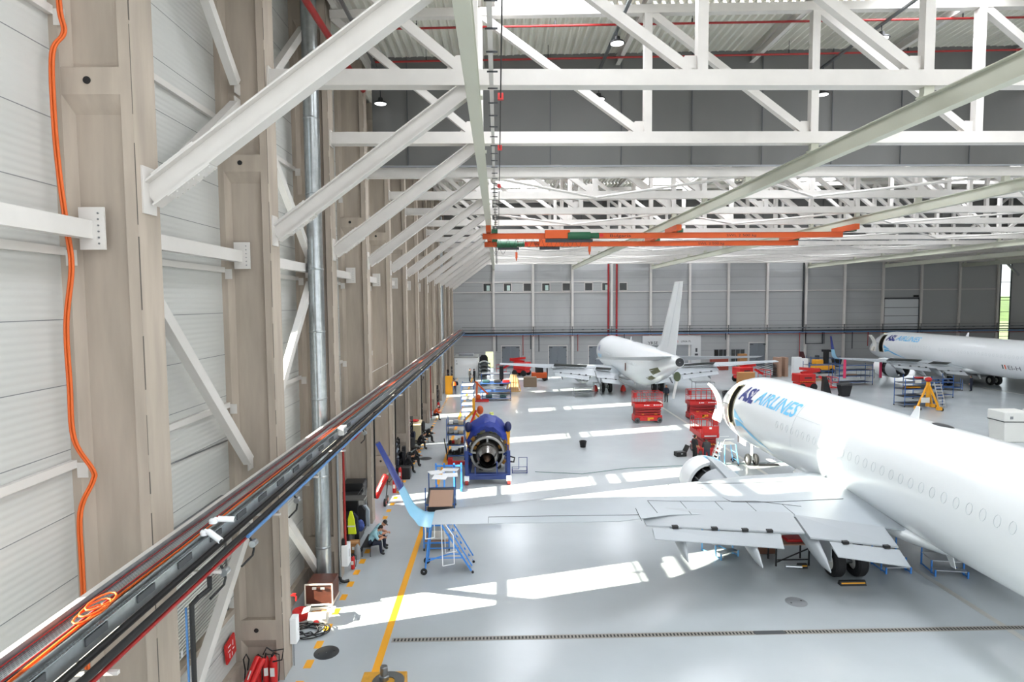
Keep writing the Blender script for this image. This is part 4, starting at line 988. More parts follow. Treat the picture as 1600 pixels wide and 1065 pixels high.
    if vest is not None:
        ch = V3(P['chest']); pe = V3(P['pelvis']); d = (ch - pe); q = []
        for u, w_ in ((.1, .2), (.5, .19), (.9, .205), (1.2, .17)): q.append([pe + d * u + V3((w_ * math.cos(2 * PI * k / 14), 0, 0)) + frame(d)[1] * 0 + d.normalized().cross(V3((1, 0, 0))) * (-.16 * math.sin(2 * PI * k / 14)) for k in range(14)])
        MB().loft(q).build('vest', vest, t, 60)
    if phone: MB().box((V3(P['wrL']) + V3(P['wrR'])) / 2 + V3((0, .1, .03)), (.075, .14, .012), Matrix.Rotation(.5, 3, 'X')).build('phone', black, t)
    return t
person('person in light blue shirt sitting on the bench, nearest the camera, looking at a phone', (-5.42, 24.95, 0), -PI / 2 + .1, 'sit', cl_blue, cl_navy, phone=True)
person('person with black cap and light blue shirt sitting behind another on the bench', (-5.38, 25.6, 0), -PI / 2, 'sit', cl_blue, cl_navy, cap=black)
person('person in black T-shirt standing by the red scissor lift near the aircraft nose', (12.6, 38.7, 0), -PI / 2 + .3, 'stand', cl_black, M('black trousers', '#101012', .85), arms=dict(wrR=(.17, .22, 1.0), elR=(.23, .06, 1.15)))
person('person in dark grey T-shirt bending with back to the camera beside the white stepladder', (13.25, 38.25, 0), -.25, 'bent', M('charcoal cloth', '#2c2d30', .85), cl_navy, hair=True)
person('left of two people in black standing before the white container', (-3.75, 79.9, 0), -1.2, 'stand', cl_black, cl_black, True)
person('right of two people in black standing before the white container', (-3.1, 79.3, 0), 1.2, 'stand', cl_black, cl_black, True)
person('person in bright orange vest standing with back to the camera beside the yellow cabinet', (-4.95, 68.9, 0), .2, 'stand', cl_black, cl_navy, True, vest=cl_or, sc=1.02)
person('person in orange top sitting by the left wall before the seventh column', (-5.75, 53.9, 0), -PI / 2, 'sit', M('orange cloth', '#d4501c', .8), cl_navy, True)
CH = 'dark-clothed people sitting along the left wall'
seats = [(-5.75, 37.1, 0.1, 'person in black sitting bent forward, nearest of the group behind the blue wing tip', None), (-5.6, 38.7, -.1, 'person in black with auburn hair sitting second in the group behind the wing tip', None), (-5.75, 43.2, 0, 'person in dark jacket sitting with arms crossed by the sixth column', None), (-5.45, 45.2, .2, 'person in black sitting farthest of the group, outlined against the floor', None)]
chair_p = None
def chair(loc, rz, label):
    global chair_p
    if chair_p is None:
        t = chair_p = thing('folding_chair', label, 'chair', loc, rz, 'dark chairs along the left wall')
        MB().box((0, .02, .43), (.42, .42, .03)).build('seat', black, t, bevel=.01); MB().box((0, -.2, .72), (.42, .03, .3), Matrix.Rotation(-.12, 3, 'X')).build('backrest', black, t, bevel=.01)
        for sx in (-1, 1):
            MB().tube((sx * .19, .2, .43), (sx * .2, .22, 0), .012, 6).build('leg', dark_st, t); MB().tube((sx * .19, -.24, .86), (sx * .2, -.18, 0), .012, 6).build('leg', dark_st, t)
        return t
    return dup(chair_p, loc, rz, label)
for x, y, r_, l_, c_ in seats:
    person(l_, (x, y, 0), -PI / 2 + r_, 'sit', cl_black, cl_black, True, cap=c_)
    chair((x - .03, y, 0), -PI / 2 + r_, 'dark chair under the ' + l_[:l_.find(' sitting')].replace('person', 'seated person') + (' by the sixth column' if 'sixth' in l_ else (', nearest of the group' if 'nearest' in l_ else (', second of the group' if 'second' in l_ else ', farthest of the group'))))
chair((-5.75, 53.9, 0), -PI / 2, 'dark chair under the person in the orange top')
person('person in dark overalls standing beside the blue cart under the right-hand aircraft', (52.95, 67.0, 0), .6, 'stand', cl_navy, cl_navy, True)
person('person in dark clothes standing under the tail of the tail-on aircraft', (17.2, 62.0, 0), 2.6, 'stand', cl_navy, cl_black, True, vest=None)
person('person bending under the belly of the nearest aircraft beside the wheels', (13.9, 22.9, 0), .3, 'bent', cl_navy, cl_black, True, sc=.98)
# ------------------------------------------------------------------ platforms and lifts
def scissor_lift(loc, rz, label):
    t = thing('scissor_lift', label, 'scissor lift', loc, rz, 'red scissor lifts')
    L, W = 2.42, 1.2
    MB().bx(-L / 2, L / 2, -W / 2 + .12, W / 2 - .12, .18, .62).bx(-L / 2 + .45, L / 2 - .45, -W / 2, W / 2, .2, .55).bx(-L / 2 + .05, L / 2 - .05, -W / 2 + .02, W / 2 - .02, .55, .66).build('chassis', red, t, bevel=.03)
    for sx in (-1, 1):
        for sy in (-1, 1):
            w_ = MB().lathe([(.02, -.09), (.13, -.1), (.21, -.09), (.235, -.05), (.235, .05), (.21, .09), (.02, .09)], (sx * (L / 2 - .25), sy * (W / 2 - .1), .235), (0, 1, 0), 20).build('wheel', M('grey tyre', '#55585a', .7), t)
            MB().lathe([(.01, sy * .1), (.11, sy * .1), (.12, sy * .08)], (sx * (L / 2 - .25), sy * (W / 2 - .1), .235), (0, 1, 0), 14).build('hub', black, w_)
    m = MB()
    for i in range(6):
        z = .72 + i * .115
        for sy in (-1, 1): m.bar((-L / 2 + .1, sy * (W / 2 - .2), z), (L / 2 - .1, sy * (W / 2 - .2), z + .06 * (-1) ** i), .05, .09)
        m.bx(-L / 2 + .1, L / 2 - .1, -W / 2 + .26, W / 2 - .26, z - .04, z + .03)
    m.build('scissor_pack', M('dark red', '#9c1517', .45), t)
    MB().bx(-L / 2, L / 2, -W / 2, W / 2, 1.4, 1.46).bx(-L / 2, L / 2, -W / 2, -W / 2 + .03, 1.36, 1.66).bx(-L / 2, L / 2, W / 2 - .03, W / 2, 1.36, 1.66).bx(-L / 2, -L / 2 + .03, -W / 2, W / 2, 1.36, 1.66).bx(L / 2 - .03, L / 2, -W / 2, W / 2, 1.36, 1.66).build('platform', red, t)
    r_ = MB()
    for z in (2.12, 2.62):
        r_.path([(-L / 2 + .03, -W / 2 + .03, z), (L / 2 - .03, -W / 2 + .03, z), (L / 2 - .03, W / 2 - .03, z), (-L / 2 + .03, W / 2 - .03, z), (-L / 2 + .03, -W / 2 + .03, z)], .024, 6)
    for i in range(6):
        x = -L / 2 + .03 + i * (L - .06) / 5
        for sy in (-1, 1): r_.tube((x, sy * (W / 2 - .03), 1.6), (x, sy * (W / 2 - .03), 2.62), .02, 6)
    for y in (-.2, .2):
        for sx in (-1, 1): r_.tube((sx * (L / 2 - .03), y, 1.6), (sx * (L / 2 - .03), y, 2.62), .02, 6)
    r_.build('guard_rail', red, t)
    MB().bx(-L / 2 - .05, -L / 2 + .2, -W / 2 + .1, -W / 2 + .4, 2.2, 2.6).build('control_box', M('control red', '#a8191b', .5), t, bevel=.02)
    MB().bx(-.1, .42, -W / 2 - .006, -W / 2, .34, .5).bx(-.1, .1, -W / 2 - .006, -W / 2, .24, .5).build('decal', yellow, t)
    MB().bx(-.6, -.42, -W / 2 - .03, -W / 2 + .02, .76, .8).bx(.5, .7, -W / 2 - .03, -W / 2 + .02, .76, .8).build('labels', yellow, t)
    MB().prism([(-.42, -W / 2 - .006, 1.5), (-.26, -W / 2 - .006, 1.5), (-.34, -W / 2 - .006, 1.62)], (0, .004, 0)).bx(-.22, .05, -W / 2 - .006, -W / 2, 1.51, 1.57).build('maker_mark', white, t)
    text_on('S10-E', .15, lambda x, y: (.42 + x, -W / 2 - .006, 1.51 + y), 'lettering', white, t, .55) if False else MB().bx(.42, .52, -W / 2 - .006, -W / 2, 1.51, 1.6).bx(.56, .95, -W / 2 - .006, -W / 2, 1.53, 1.58).bx(1.0, 1.1, -W / 2 - .006, -W / 2, 1.51, 1.6).build('number_marks', white, t)
    return t
sl = scissor_lift((12.75, 51.95, 0), .02, 'red scissor lift standing alone on the open floor below the tail-on aircraft')
dup(sl, (17.75, 52.9, 0), .02, 'red scissor lift half hidden behind the open aircraft door')
s3 = dup(sl, (13.9, 40.75, 0), PI / 2, 'red scissor lift seen end-on beside the nose of the nearest aircraft')
t = s3
MB().box((-1.23, 0, 1.9), (.05, 1.05, .5)).build('end_panel', red, t)
h = MB()
for i in range(6): h.box((-1.235, -.42 + i * .17, .95), (.02, .1, .05), Matrix.Rotation(.5, 3, 'X'))
h.build('hazard_stripes', yellow, t)
MB().box((-1.265, 0, 2.02), (.01, .16, .12)).build('maker_mark', white, t); MB().box((-1.26, 0, 1.5), (.04, .8, .08)).build('step_bar', alu, t)
def boom_lift(loc, rz, label, tilt=.5):
    t = thing('boom_lift', label, 'boom lift', loc, rz, 'red boom lifts at the back')
    MB().bx(-1.0, 1.0, -.75, .75, .45, .9).build('chassis', red, t, bevel=.05)
    for sx in (-.7, .7):
        for sy in (-.7, .7): MB().lathe([(.02, -.14), (.38, -.14), (.42, -.08), (.42, .08), (.38, .14), (.02, .14)], (sx, sy, .42), (0, 1, 0), 18).build('wheel', tyre, t)
    MB().bx(-1.1, .9, -.8, .8, .95, 1.9).build('turret', red, t, bevel=.06)
    MB().bar((-.4, 0, 1.9), (1.8, 0, 1.9 + 2.0 * tilt * .4), .35, .4).bar((1.8, 0, 1.9 + .8 * tilt), (-.6, 0, 2.5), .28, .3).build('boom', red, t)
    MB().bar((1.8, 0, 1.5), (3.0, 0, .9), .25, .28).build('jib', red, t)
    c = MB()
    for z in (.3, .85, 1.4): c.path([(2.9, -.7, z), (3.7, -.7, z), (3.7, .7, z), (2.9, .7, z), (2.9, -.7, z)], .03, 6)
    for x, y in ((2.9, -.7), (3.7, -.7), (3.7, .7), (2.9, .7)): c.tube((x, y, .2), (x, y, 1.4), .03, 6)
    c.bx(2.9, 3.7, -.7, .7, .2, .26); c.build('basket', red, t)
    h = MB()
    for i in range(9): h.bx(-1.0 + i * .2, -.9 + i * .2, -.81, -.79, 1.0, 1.08)
    h.build('hazard_marks', yellow, t); MB().bx(-.5, .4, -.812, -.8, 1.4, 1.55).build('name_plate', dark_st, t)
    return t
boom_lift((35.3, 69.5, 0), .1, 'red boom lift standing beyond the crown of the nearest aircraft')
boom_lift((31.2, 77.0, 0), .3, 'red boom lift standing behind the wing tip of the tail-on aircraft', .3)
boom_lift((3.3, 86.2, 0), 2.6, 'red boom lift behind the left wing of the tail-on aircraft', .4)
# ------------------------------------------------------------------ racks and carts
def rack(name, label, loc, rz, w, d, h, zs, fm=blue3, sm=dgrey, cat='rack', group=None, wheels=True, sign=False):
    t = thing(name, label, cat, loc, rz, group)
    for sx in (-1, 1):
        for sy in (-1, 1):
            MB().bx(sx * w / 2 - .025, sx * w / 2 + .025, sy * d / 2 - .025, sy * d / 2 + .025, .12 if wheels else 0, h).build('post', fm, t)
            if wheels: MB().lathe([(.01, -.025), (.06, -.025), (.06, .025), (.01, .025)], (sx * w / 2, sy * d / 2, .06), (1, 0, 0), 12).build('caster', black, t)
    for z in zs: MB().bx(-w / 2, w / 2, -d / 2, d / 2, z - .03, z).build('shelf', sm, t); 
    f = MB()
    for z in zs:
        for sy in (-1, 1): f.bx(-w / 2, w / 2, sy * d / 2 - .02, sy * d / 2 + .02, z - .04, z + .02)
    f.build('rails', fm, t)
    if sign: MB().bx(-w * .25, -w * .08, -d / 2 - .03, -d / 2 - .015, h - .4, h - .1).build('sign', offwhite, t)
    return t
RG = 'blue wheeled parts racks at the right'
rack('parts_rack', 'blue wheeled rack with four shelves, nearest behind the crown of the close aircraft', (41.0, 58.5, 0), .15, 4.2, 1.3, 2.7, (.3, 1.0, 1.7, 2.3), group=RG, sign=True)
rack('parts_rack', 'blue wheeled rack with low shelves standing behind the yellow tripod jack', (45.3, 63.2, 0), .1, 4.6, 1.4, 2.4, (.35, 1.2, 2.0), group=RG, sign=True)
rack('parts_rack', 'blue wheeled rack standing under the wing of the right-hand aircraft, before its engine', (43.3, 73.6, 0), .1, 4.4, 1.3, 2.5, (.35, 1.1, 1.8, 2.4), group=RG)
rack('parts_rack', 'blue wheeled rack standing below the blue wing tip', (41.5, 78.0, 0), .1, 3.6, 1.3, 2.4, (.4, 1.2, 2.0), group=RG)
rack('parts_rack', 'small dark table frame standing before the engine of the right-hand aircraft', (48.5, 79.5, 0), 0, 1.8, 1.0, 1.2, (1.15,), steel, board, 'table', None, False)
rack('parts_rack', 'blue rack standing far behind the wing of the right-hand aircraft', (46.8, 87.0, 0), .0, 4.2, 1.3, 2.3, (.4, 1.2, 2.0), group=RG)
rack('parts_cart', 'low blue cart standing beside the person under the right-hand aircraft', (51.4, 68.4, 0), -.5, 2.4, 1.2, 1.3, (.35, .9), cat='cart')
for i, (x, y, z, m_, l_) in enumerate(((40.2, 58.3, 1.75, yellow, 'yellow strip panel lying on the nearest blue rack'), (41.6, 58.4, 1.05, offwhite, 'pale panel lying on the nearest blue rack'), (44.6, 63.2, 2.02, red, 'red part lying on top of the blue rack behind the tripod jack'), (46.0, 63.2, 1.25, offwhite, 'white part lying on the blue rack behind the tripod jack'), (43.0, 73.5, 1.14, board, 'brown board lying on the blue rack under the right-hand wing'))):
    tag(MB().box((x, y, z + .08), (1.4, .5, .12)).build('trim_sheet', m_, None, bevel=.02), l_, 'panel')
# yellow tripod jack and steps
t = thing('tripod_jack', 'yellow tripod aircraft jack with red head and wheels', 'jack', (40.3, 56.2, 0))
for a in (PI * 1.12, PI * 1.6, PI * .25):
    p = V3((1.35 * math.cos(a), 1.0 * math.sin(a), .25)); MB().bar((0, 0, 2.5), p, .14).build('leg', yellow, t); MB().bx(p.x - .2, p.x + .2, p.y - .15, p.y + .15, .1, .4).build('foot', yellow, t)
    MB().lathe([(.02, -.05), (.14, -.05), (.14, .05), (.02, .05)], (p.x + .3, p.y, .15), (1, 0, 0), 12).build('wheel', black, t)
MB().tube((0, 0, .3), (0, 0, 2.6), .17, 14).build('cylinder', yellow, t); MB().ell((0, 0, 2.85), (.3, .3, .22)).build('head', red, t)
MB().bx(-.9, -.1, -.4, -.36, .7, 1.2).build('label_plate', offwhite, t)
t = thing('ladder', 'aluminium ladder leaning behind the yellow tripod jack', 'ladder', (42.3, 56.9, 0))
for sx in (-.3, .3): MB().bar((sx, 0, 0), (sx - .35, .4, 2.4), .06, .09).build('rail', alu, t)
m = MB()
for i in range(8): u = (i + .7) / 8.5; m.bar((-.3 - .35 * u, .4 * u, 2.4 * u), (.3 - .35 * u, .4 * u, 2.4 * u), .05)
m.build('rungs', alu, t)
# bins and boxes at the back right
def bin_(loc, label, rz=0):
    t = thing('wheelie_bin', label, 'bin', loc, rz)
    MB().loft([[V3((a * w_, b_ * d_, z)) for a, b_ in ((-1, -1), (1, -1), (1, 1), (-1, 1))] for z, w_, d_ in ((.1, .4, .35), (1.25, .58, .5))]).build('body', blackp, t); MB().loft([[V3((-.62, -.55, 1.25)), V3((.62, -.55, 1.25)), V3((.62, .55, 1.3)), V3((-.62, .55, 1.3))], [V3((-.5, -.4, 1.42)), V3((.6, -.4, 1.5)), V3((.6, .5, 1.55)), V3((-.5, .5, 1.42))]]).build('lid', blackp, t)
    for s in (-.35, .35): MB().lathe([(.01, -.05), (.13, -.05), (.13, .05), (.01, .05)], (s, .4, .13), (1, 0, 0), 12).build('wheel', black, t)
bin_((37.0, 64.3, 0), 'black wheeled bin with raised lid beyond the crown of the close aircraft'); bin_((51.9, 92.5, 0), 'black bin far behind, near the gable wall beside the blue wing tip')
t = tag(MB().prism([(35.4, 65.6, 0), (36.4, 65.6, 0), (36.2, 65.6, .6), (35.8, 65.6, 2.0), (35.5, 65.6, 2.0)], (0, .5, 0)).build('wedge_stand', blackp), 'black wedge-shaped stand beside the black wheeled bin', 'stand')
tag(MB().box((52.2 - 2.9, 93.3, .9), (.5, .5, 1.8)).build('oil_drum_pump', dgrey, None, bevel=.05), 'dark narrow cabinet by the gable wall behind the blue wing tip', 'cabinet')
tag(MB().prism([(46.4, 93, 0), (47.8, 93, 0), (47.0, 93, 2.4), (46.6, 93, 2.4)], (0, .4, 0)).build('ramp', M('dark maroon', '#4a1f22', .6)), 'dark red wedge ramp leaning near the gable wall', 'ramp')
def tub(loc, label, w=2.0):
    t = thing('cowling_crate', label, 'crate', loc, -.05)
    MB().loft([[V3((a * w / 2 * k, b_ * .8 * k, z)) for a, b_ in ((-1, -1), (1, -1), (1, 1), (-1, 1))] for z, k in ((0, .92), (1.5, 1.0))]).build('tub', offwhite, t, bevel=.04); MB().bx(-w / 2 - .04, w / 2 + .04, -.84, .84, 1.5, 2.2).build('lid', offwhite, t, bevel=.06); MB().bx(-w / 2 - .05, w / 2 + .05, -.85, .85, 1.47, 1.5).build('seam', dgrey, t); MB().bx(-.6, -.4, -.87, -.84, 1.7, 1.9).bx(.5, .7, -.87, -.84, 1.1, 1.3).build('latches', grey, t)
tub((37.4, 43.6, 0), 'large white lidded crate at the right edge beyond the close aircraft', 1.9); tub((39.9, 43.3, 0), 'second white lidded crate cut by the right edge of the picture', 2.2)
# stack and clutter behind the right wing of the tail-on aircraft
t = thing('panel_stack', 'stack of curved dark trim panels between brown boards behind the red boom lift', 'panel stack', (37.4, 82.2, 0), .2)
for i in range(7): MB().box((-.6 - .1 * i, 0, .3 + i * .28), (2.6, 1.0, .06), Matrix.Rotation(.25, 3, 'Y')).build('panel', [dgrey, M('slate', '#4b5560', .5)][i % 2], t)
for x in (.5, 1.5): MB().box((x, -.2, 1.3), (.5, 1.2, 2.6)).build('board', board, t)
for x, y, w_, h_, m_, l_, n_ in ((41.2, 83.4, 1.1, 2.5, white, 'white engine cowling panel standing beyond the wing tip', 'cowling'), (43.6, 86.5, 1.3, 2.0, white, 'white cabinet standing beyond the wing tip', 'cabinet'), (33.0, 90.5, 2.6, 2.0, M('brick red', '#8a3a2c', .6), 'dull red crate beside the grey steel door', 'crate'), (36.4, 90.3, 1.2, 2.4, cardb, 'tall brown carton beside the dull red crate', 'carton'), (30.3, 74.0, 2.0, 1.6, cardb, 'brown cartons standing under the right wing of the tail-on aircraft', 'carton')):
    tag(MB().box((x, y, h_ / 2), (w_, .8, h_)).build(n_, m_, None, bevel=.06), l_, n_.split('_')[0])
t = thing('tow_tractor', 'yellow tractor with dark mast near the gable wall right of the tail-on aircraft', 'tractor', (46.0, 85.5, 0))
MB().bx(-1.4, 1.4, -.7, .7, .3, 1.1).bx(-1.3, -.2, -.6, .6, 1.1, 1.9).build('body', yellow, t, bevel=.08); MB().bx(.2, .7, -.3, .3, 1.1, 3.2).bx(.0, 1.0, -.4, .4, 3.0, 3.3).build('mast', black, t)
for sx in (-.9, .9):
    for sy in (-.7, .7): MB().lathe([(.02, -.12), (.35, -.12), (.35, .12), (.02, .12)], (sx, sy, .35), (0, 1, 0), 14).build('wheel', tyre, t)
t = thing('black_tub', 'black oval tub with yellow lining under the right wing of the tail-on aircraft', 'tub', (24.6, 62.6, 0)); MB().lathe([(.02, 0.05), (1.25, .05), (1.35, .9), (1.25, .9), (1.15, .7), (.02, .7)], n=24).build('tub', black, t); MB().box((0, 0, .85), (1.2, .5, .12)).build('lining', yellow, t)
rack('parts_rack', 'grey tube trestle under the right wing of the tail-on aircraft', (21.5, 63.5, 0), 0, 2.0, 1.2, 1.9, (1.85,), steel, steel, 'trestle', None, False)
rack('parts_rack', 'grey steps under the left engine of the tail-on aircraft', (9.3, 66.4, 0), 0, 2.0, 1.0, 1.0, (.5, .95), steel, alu, 'steps', None, False)
rack('parts_rack', 'low grey trestle left of the wheels of the tail-on aircraft', (11.0, 67.5, 0), 0, .8, .8, 1.4, (1.35,), steel, steel, 'trestle', None, False)
def cone(x, y, label): 
    t = thing('marker_cone', label, 'cone', (x, y, 0), 0, 'red cones by the tail-on aircraft'); MB().lathe([(.32, 0), (.3, .35), (.2, .6), (.08, .75), (.01, .76)], n=14).build('cone', M('cone red', '#d8342a', .5), t); MB().bx(-.3, .3, -.3, .3, 0, .04).build('base', black, t)
cone(11.2, 70.2, 'red cone left of the wheels of the tail-on aircraft'); cone(14.4, 70.0, 'red cone right of the wheels of the tail-on aircraft')
rack('parts_rack', 'small table with a red machine beside the lone scissor lift', (14.4, 56.5, 0), 0, 1.0, .7, 1.0, (.98,), black, board, 'table', None, False)
# ribbons below the right-hand wing
for x, l_ in ((46.0, 'inner'), (41.6, 'outer')): tag(MB().bx(x, x + .32, 72.6, 72.64, .9, 3.15).build('warning_ribbon', M('ribbon pink', '#e0406a', .7)), '%s red ribbon hanging below the wing of the right-hand aircraft' % l_, 'ribbon')
# ------------------------------------------------------------------ bucket, case, ladder and hoses on the open floor
t = thing('bucket', 'black bucket standing alone on the open floor', 'bucket', (6.0, 43.1, 0)); MB().lathe([(.02, .02), (.2, .02), (.26, .42), (.28, .42), (.28, .45), (.24, .45), (.19, .06)], n=20).build('pail', black, t); MB().path([(.26 * math.cos(a), .02, .42 + .1 * math.sin(a)) for a in [PI * k / 8 for k in range(9)]], .008, 5).build('handle', dark_st, t)
t = thing('tool_case', 'open black tool case lying beside the standing person', 'case', (12.15, 40.3, 0), .2); MB().bx(-.35, .35, -.25, .25, 0, .3).build('tray', black, t, bevel=.03); MB().box((.5, .15, .42), (.08, .5, .55), Matrix.Rotation(.5, 3, 'Y')).build('lid', black, t, bevel=.02); MB().box((0, 0, .31), (.5, .35, .03)).build('foam', dgrey, t); MB().box((0, -.26, .2), (.12, .02, .05)).build('latch', alu, t)
t = thing('step_ladder', 'white and light blue wheeled stepladder under the aircraft nose', 'stepladder', (14.1, 38.0, 0), .05); t.scale = (1, 1, .68)
MB().bar((-.55, -.4, 0), (.0, .1, 2.0), .05, .08).bar((-.55, .4, 0), (0, .5, 2.0), .05, .08).build('stringers', white, t)
for i in range(5): u = (i + .6) / 5.5; MB().box((-.55 + .55 * u, 0 + .3 * u, 2.0 * u - .03), (.22, .75, .03)).build('tread', white, t)
for sy in (-.35, .45): MB().path([(-.5, sy, .1), (-.4, sy, 1.0), (.05, sy, 2.5), (.65, sy, 2.5)], .018, 6).build('handrail', alu, t)
f = MB().bx(0, .75, -.35, .45, 1.98, 2.02)
f.build('platform', alu, t)
for x, y in ((.05, -.35), (.75, -.35), (.05, .45), (.75, .45)): MB().bar((x, y, 2.0), (x + (.2 if x > .5 else 0), y, .1), .045).build('post', M('pale blue frame', '#6fb0e0', .4), t)
MB().bar((.85, -.35, .5), (.85, .45, .5), .035).bar((.8, -.35, 1.2), (.8, .45, 1.2), .035).build('cross_bar', M('pale blue frame', '#6fb0e0', .4), t)
for x, y in ((-.55, -.4), (-.55, .4), (.95, -.35), (.95, .45)): MB().lathe([(.01, -.02), (.07, -.02), (.07, .02), (.01, .02)], (x, y, .07), (1, 0, 0), 12).build('caster', black, t)
t = tag(MB().box((16.2, 40.9, .08), (.7, .3, .12)).build('wheel_chock', black, None, bevel=.03), 'black chock lying on the floor left of the nose wheels', 'chock') if False else None
tag(MB().prism([(15.1, 38.9, 0), (15.5, 38.9, 0), (15.3, 38.9, .2)], (.0, .25, 0)).build('wheel_chock', black), 'small black chock left of the nose wheels', 'chock'); tag(MB().box((16.9, 37.6, .06), (1.3, .25, .1)).build('tow_bar', black, None, bevel=.02), 'black bar lying right of the nose wheels', 'bar')
pipe('air_hose', [(2.2, 36.9, .02), (5, 36.3, .02), (8, 37.4, .02), (12, 37.9, .02), (20, 38.4, .02)], .015, M('hose green', '#4a6f6a', .6), 'thin hose trailing across the floor from the engine stand to the aircraft', 'hose')
t = thing('tube_stand', 'small dark blue tube frame on the floor right of the engine stand', 'frame', (1.3, 36.6, 0))
MB().path([(-.5, 0, .02), (-.5, .0, .3), (-.1, 0, .3), (-.1, 0, 1.0), (.4, 0, 1.0), (.4, 0, .02)], .025, 6).path([(-.5, .45, .02), (-.5, .45, .3), (.4, .45, .3), (.4, .45, .02)], .025, 6).bar((-.5, 0, .05), (.4, 0, .05), .04).bar((-.5, .45, .05), (.4, .45, .05), .04).bar((-.5, 0, .05), (-.5, .45, .05), .04).bar((.4, 0, .05), (.4, .45, .05), .04).build('tubes', blue, t)
# ------------------------------------------------------------------ engine on its blue stand
t = thing('engine_stand', 'dark blue wheeled transport stand carrying the bare jet engine', 'engine stand', (-.65, 34.6, 0))
MB().bx(-1.25, 1.25, -.1, .25, .28, .6).bx(-1.2, -1.0, 0, 4.6, .3, .5).bx(1.0, 1.2, 0, 4.6, .3, .5).bx(-1.2, 1.2, 4.4, 4.65, .3, .6).build('base_frame', blue, t)
for sx in (-1, 1):
    MB().bx(sx * 1.2 - .1, sx * 1.2 + .1, -.05, .15, .3, 1.9).bx(sx * 1.2 - .1, sx * 1.2 + .1, 3.6, 3.9, .3, 2.1).bx(sx * 1.2 - .06, sx * 1.2 + .06, 0, 3.8, 1.5, 1.65).build('side_frame', blue, t)
    MB().bar((sx * 1.15, .05, 1.8), (sx * .95, .4, 1.6), .12).build('mount', blue, t)
    MB().bar((sx * 1.15, .05, .6), (sx * .8, .05, .3), .1).build('gusset', blue, t)
    MB().prism([(sx * 1.15, 2.6, 1.2), (sx * 1.3, 2.6, 1.3), (sx * 1.35, 2.6, 2.6), (sx * 1.15, 2.6, 2.75), (sx * 1.0, 2.6, 1.9)], (0, .2, 0)).build('lifting_arm', yellow, t)
    MB().ell((sx * 1.22, 2.7, 2.75), (.22, .35, .32)).build('arm_cover', M('arm cover navy', '#1b2452', .6), t)
    for y in (-.15, 4.5):
        MB().bx(sx * 1.2 - .14, sx * 1.2 + .14, y - .1, y + .1, .22, .5).build('caster_fork', white, t)
        MB().lathe([(.01, -.09), (.14, -.09), (.14, .09), (.01, .09)], (sx * 1.2, y - .03, .14), (1, 0, 0), 14).build('caster', M('caster red', '#a8322c', .5), t)
MB().bx(-.75, -.68, -.14, 0, .3, 1.0).bx(.5, .56, -.14, 0, .3, 1.3).bx(-.75, .55, -.16, -.1, .42, .5).build('front_rails', blue, t)
MB().path([(1.3, .3, 1.5), (1.55, .2, 1.45), (1.5, .2, 1.2), (1.3, .3, 1.2)], .05, 8).build('hand_grip', black, t)
e = thing('jet_engine', 'bare jet engine on the blue stand with exhaust pointing to the camera', 'jet engine', (-.68, 34.5, 1.45))
met = M('engine metal', '#6d6a64', .4, .7, .2, 6); dmet = M('engine dark', '#34332f', .5, .5, .3, 8)
MB().lathe([(.44, .1), (.52, .45), (.6, .85), (.66, 1.2), (.64, 1.2), (.5, .5), (.4, .1)], (0, -.1, -.05), (0, 1, 0), 28).build('exhaust_nozzle', M('nozzle metal', '#8f8c88', .25, .9), e)
MB().lathe([(.02, -.12), (.1, -.02), (.19, .2), (.28, .8)], (0, .1, -.05), (0, 1, 0), 20).build('exhaust_cone', M('cone copper', '#b89a86', .3, .8), e)
MB().lathe([(.4, .1), (.44, 1.0)], (0, 0, -.05), (0, 1, 0), 24).build('nozzle_liner', black, e)
MB().lathe([(.6, 2.25), (1.06, 2.25)], (0, 0, 0), (0, 1, 0), 30).build('bulkhead', dmet, e)
for a in (2.4, 2.8, .4): MB().box((.82 * math.cos(a), 1.9, .82 * math.sin(a)), (.22, .4, .22), Matrix.Rotation(-a, 3, 'Y')).build('bronze_duct', M('bronze', '#8a6228', .4, .6), e)
MB().lathe([(.62, 1.0), (.68, 1.1), (.66, 1.8), (.6, 2.0), (.6, 3.4)], (0, 0, 0), (0, 1, 0), 26).build('core', dmet, e)
MB().lathe([(.9, 1.33), (1.0, 1.33), (1.03, 1.42), (1.0, 1.52), (.9, 1.52), (.9, 1.33)], (0, 0, 0), (0, 1, 0), 36).build('rear_frame_ring', M('frame silver', '#a5a4a0', .35, .8), e)
for a in (PI / 2, PI * .02, PI * .98, PI * 1.25, PI * 1.75): MB().bar((.6 * math.cos(a), 1.42, .6 * math.sin(a)), (.98 * math.cos(a), 1.42, .98 * math.sin(a)), .1, .13, (0, 1, 0)).build('frame_strut', M('frame silver', '#a5a4a0', .35, .8), e)
MB().lathe([(1.0, 1.6), (1.1, 2.2), (1.12, 3.4), (1.0, 3.6)], (0, 0, 0), (0, 1, 0), 30).build('fan_case', dmet, e)
q = random.Random(5)
for i in range(26):
    a = q.uniform(0, 2 * PI); y = q.uniform(1.5, 2.2); r_ = q.uniform(1.02, 1.16)
    MB().path([(r_ * math.cos(a + u * q.uniform(.1, .5)), y + u * q.uniform(-.3, .8), r_ * math.sin(a + u * .3)) for u in (0, .4, .8, 1.2)], q.uniform(.02, .045), 6).build('pipework', [met, dmet, galv, olive, orange][i % 5] if i % 5 != 4 or i < 10 else met, e)
for i in range(10):
    a = q.uniform(0, 2 * PI); MB().box((1.1 * math.cos(a), q.uniform(1.7, 2.6), 1.1 * math.sin(a)), (.25, .4, .22), Matrix.Rotation(-a, 3, 'Y')).build('accessory', [dmet, met, M('bronze', '#8a6228', .4, .6)][i % 3], e)
tp = MB(); q = random.Random(9); secs_ = []
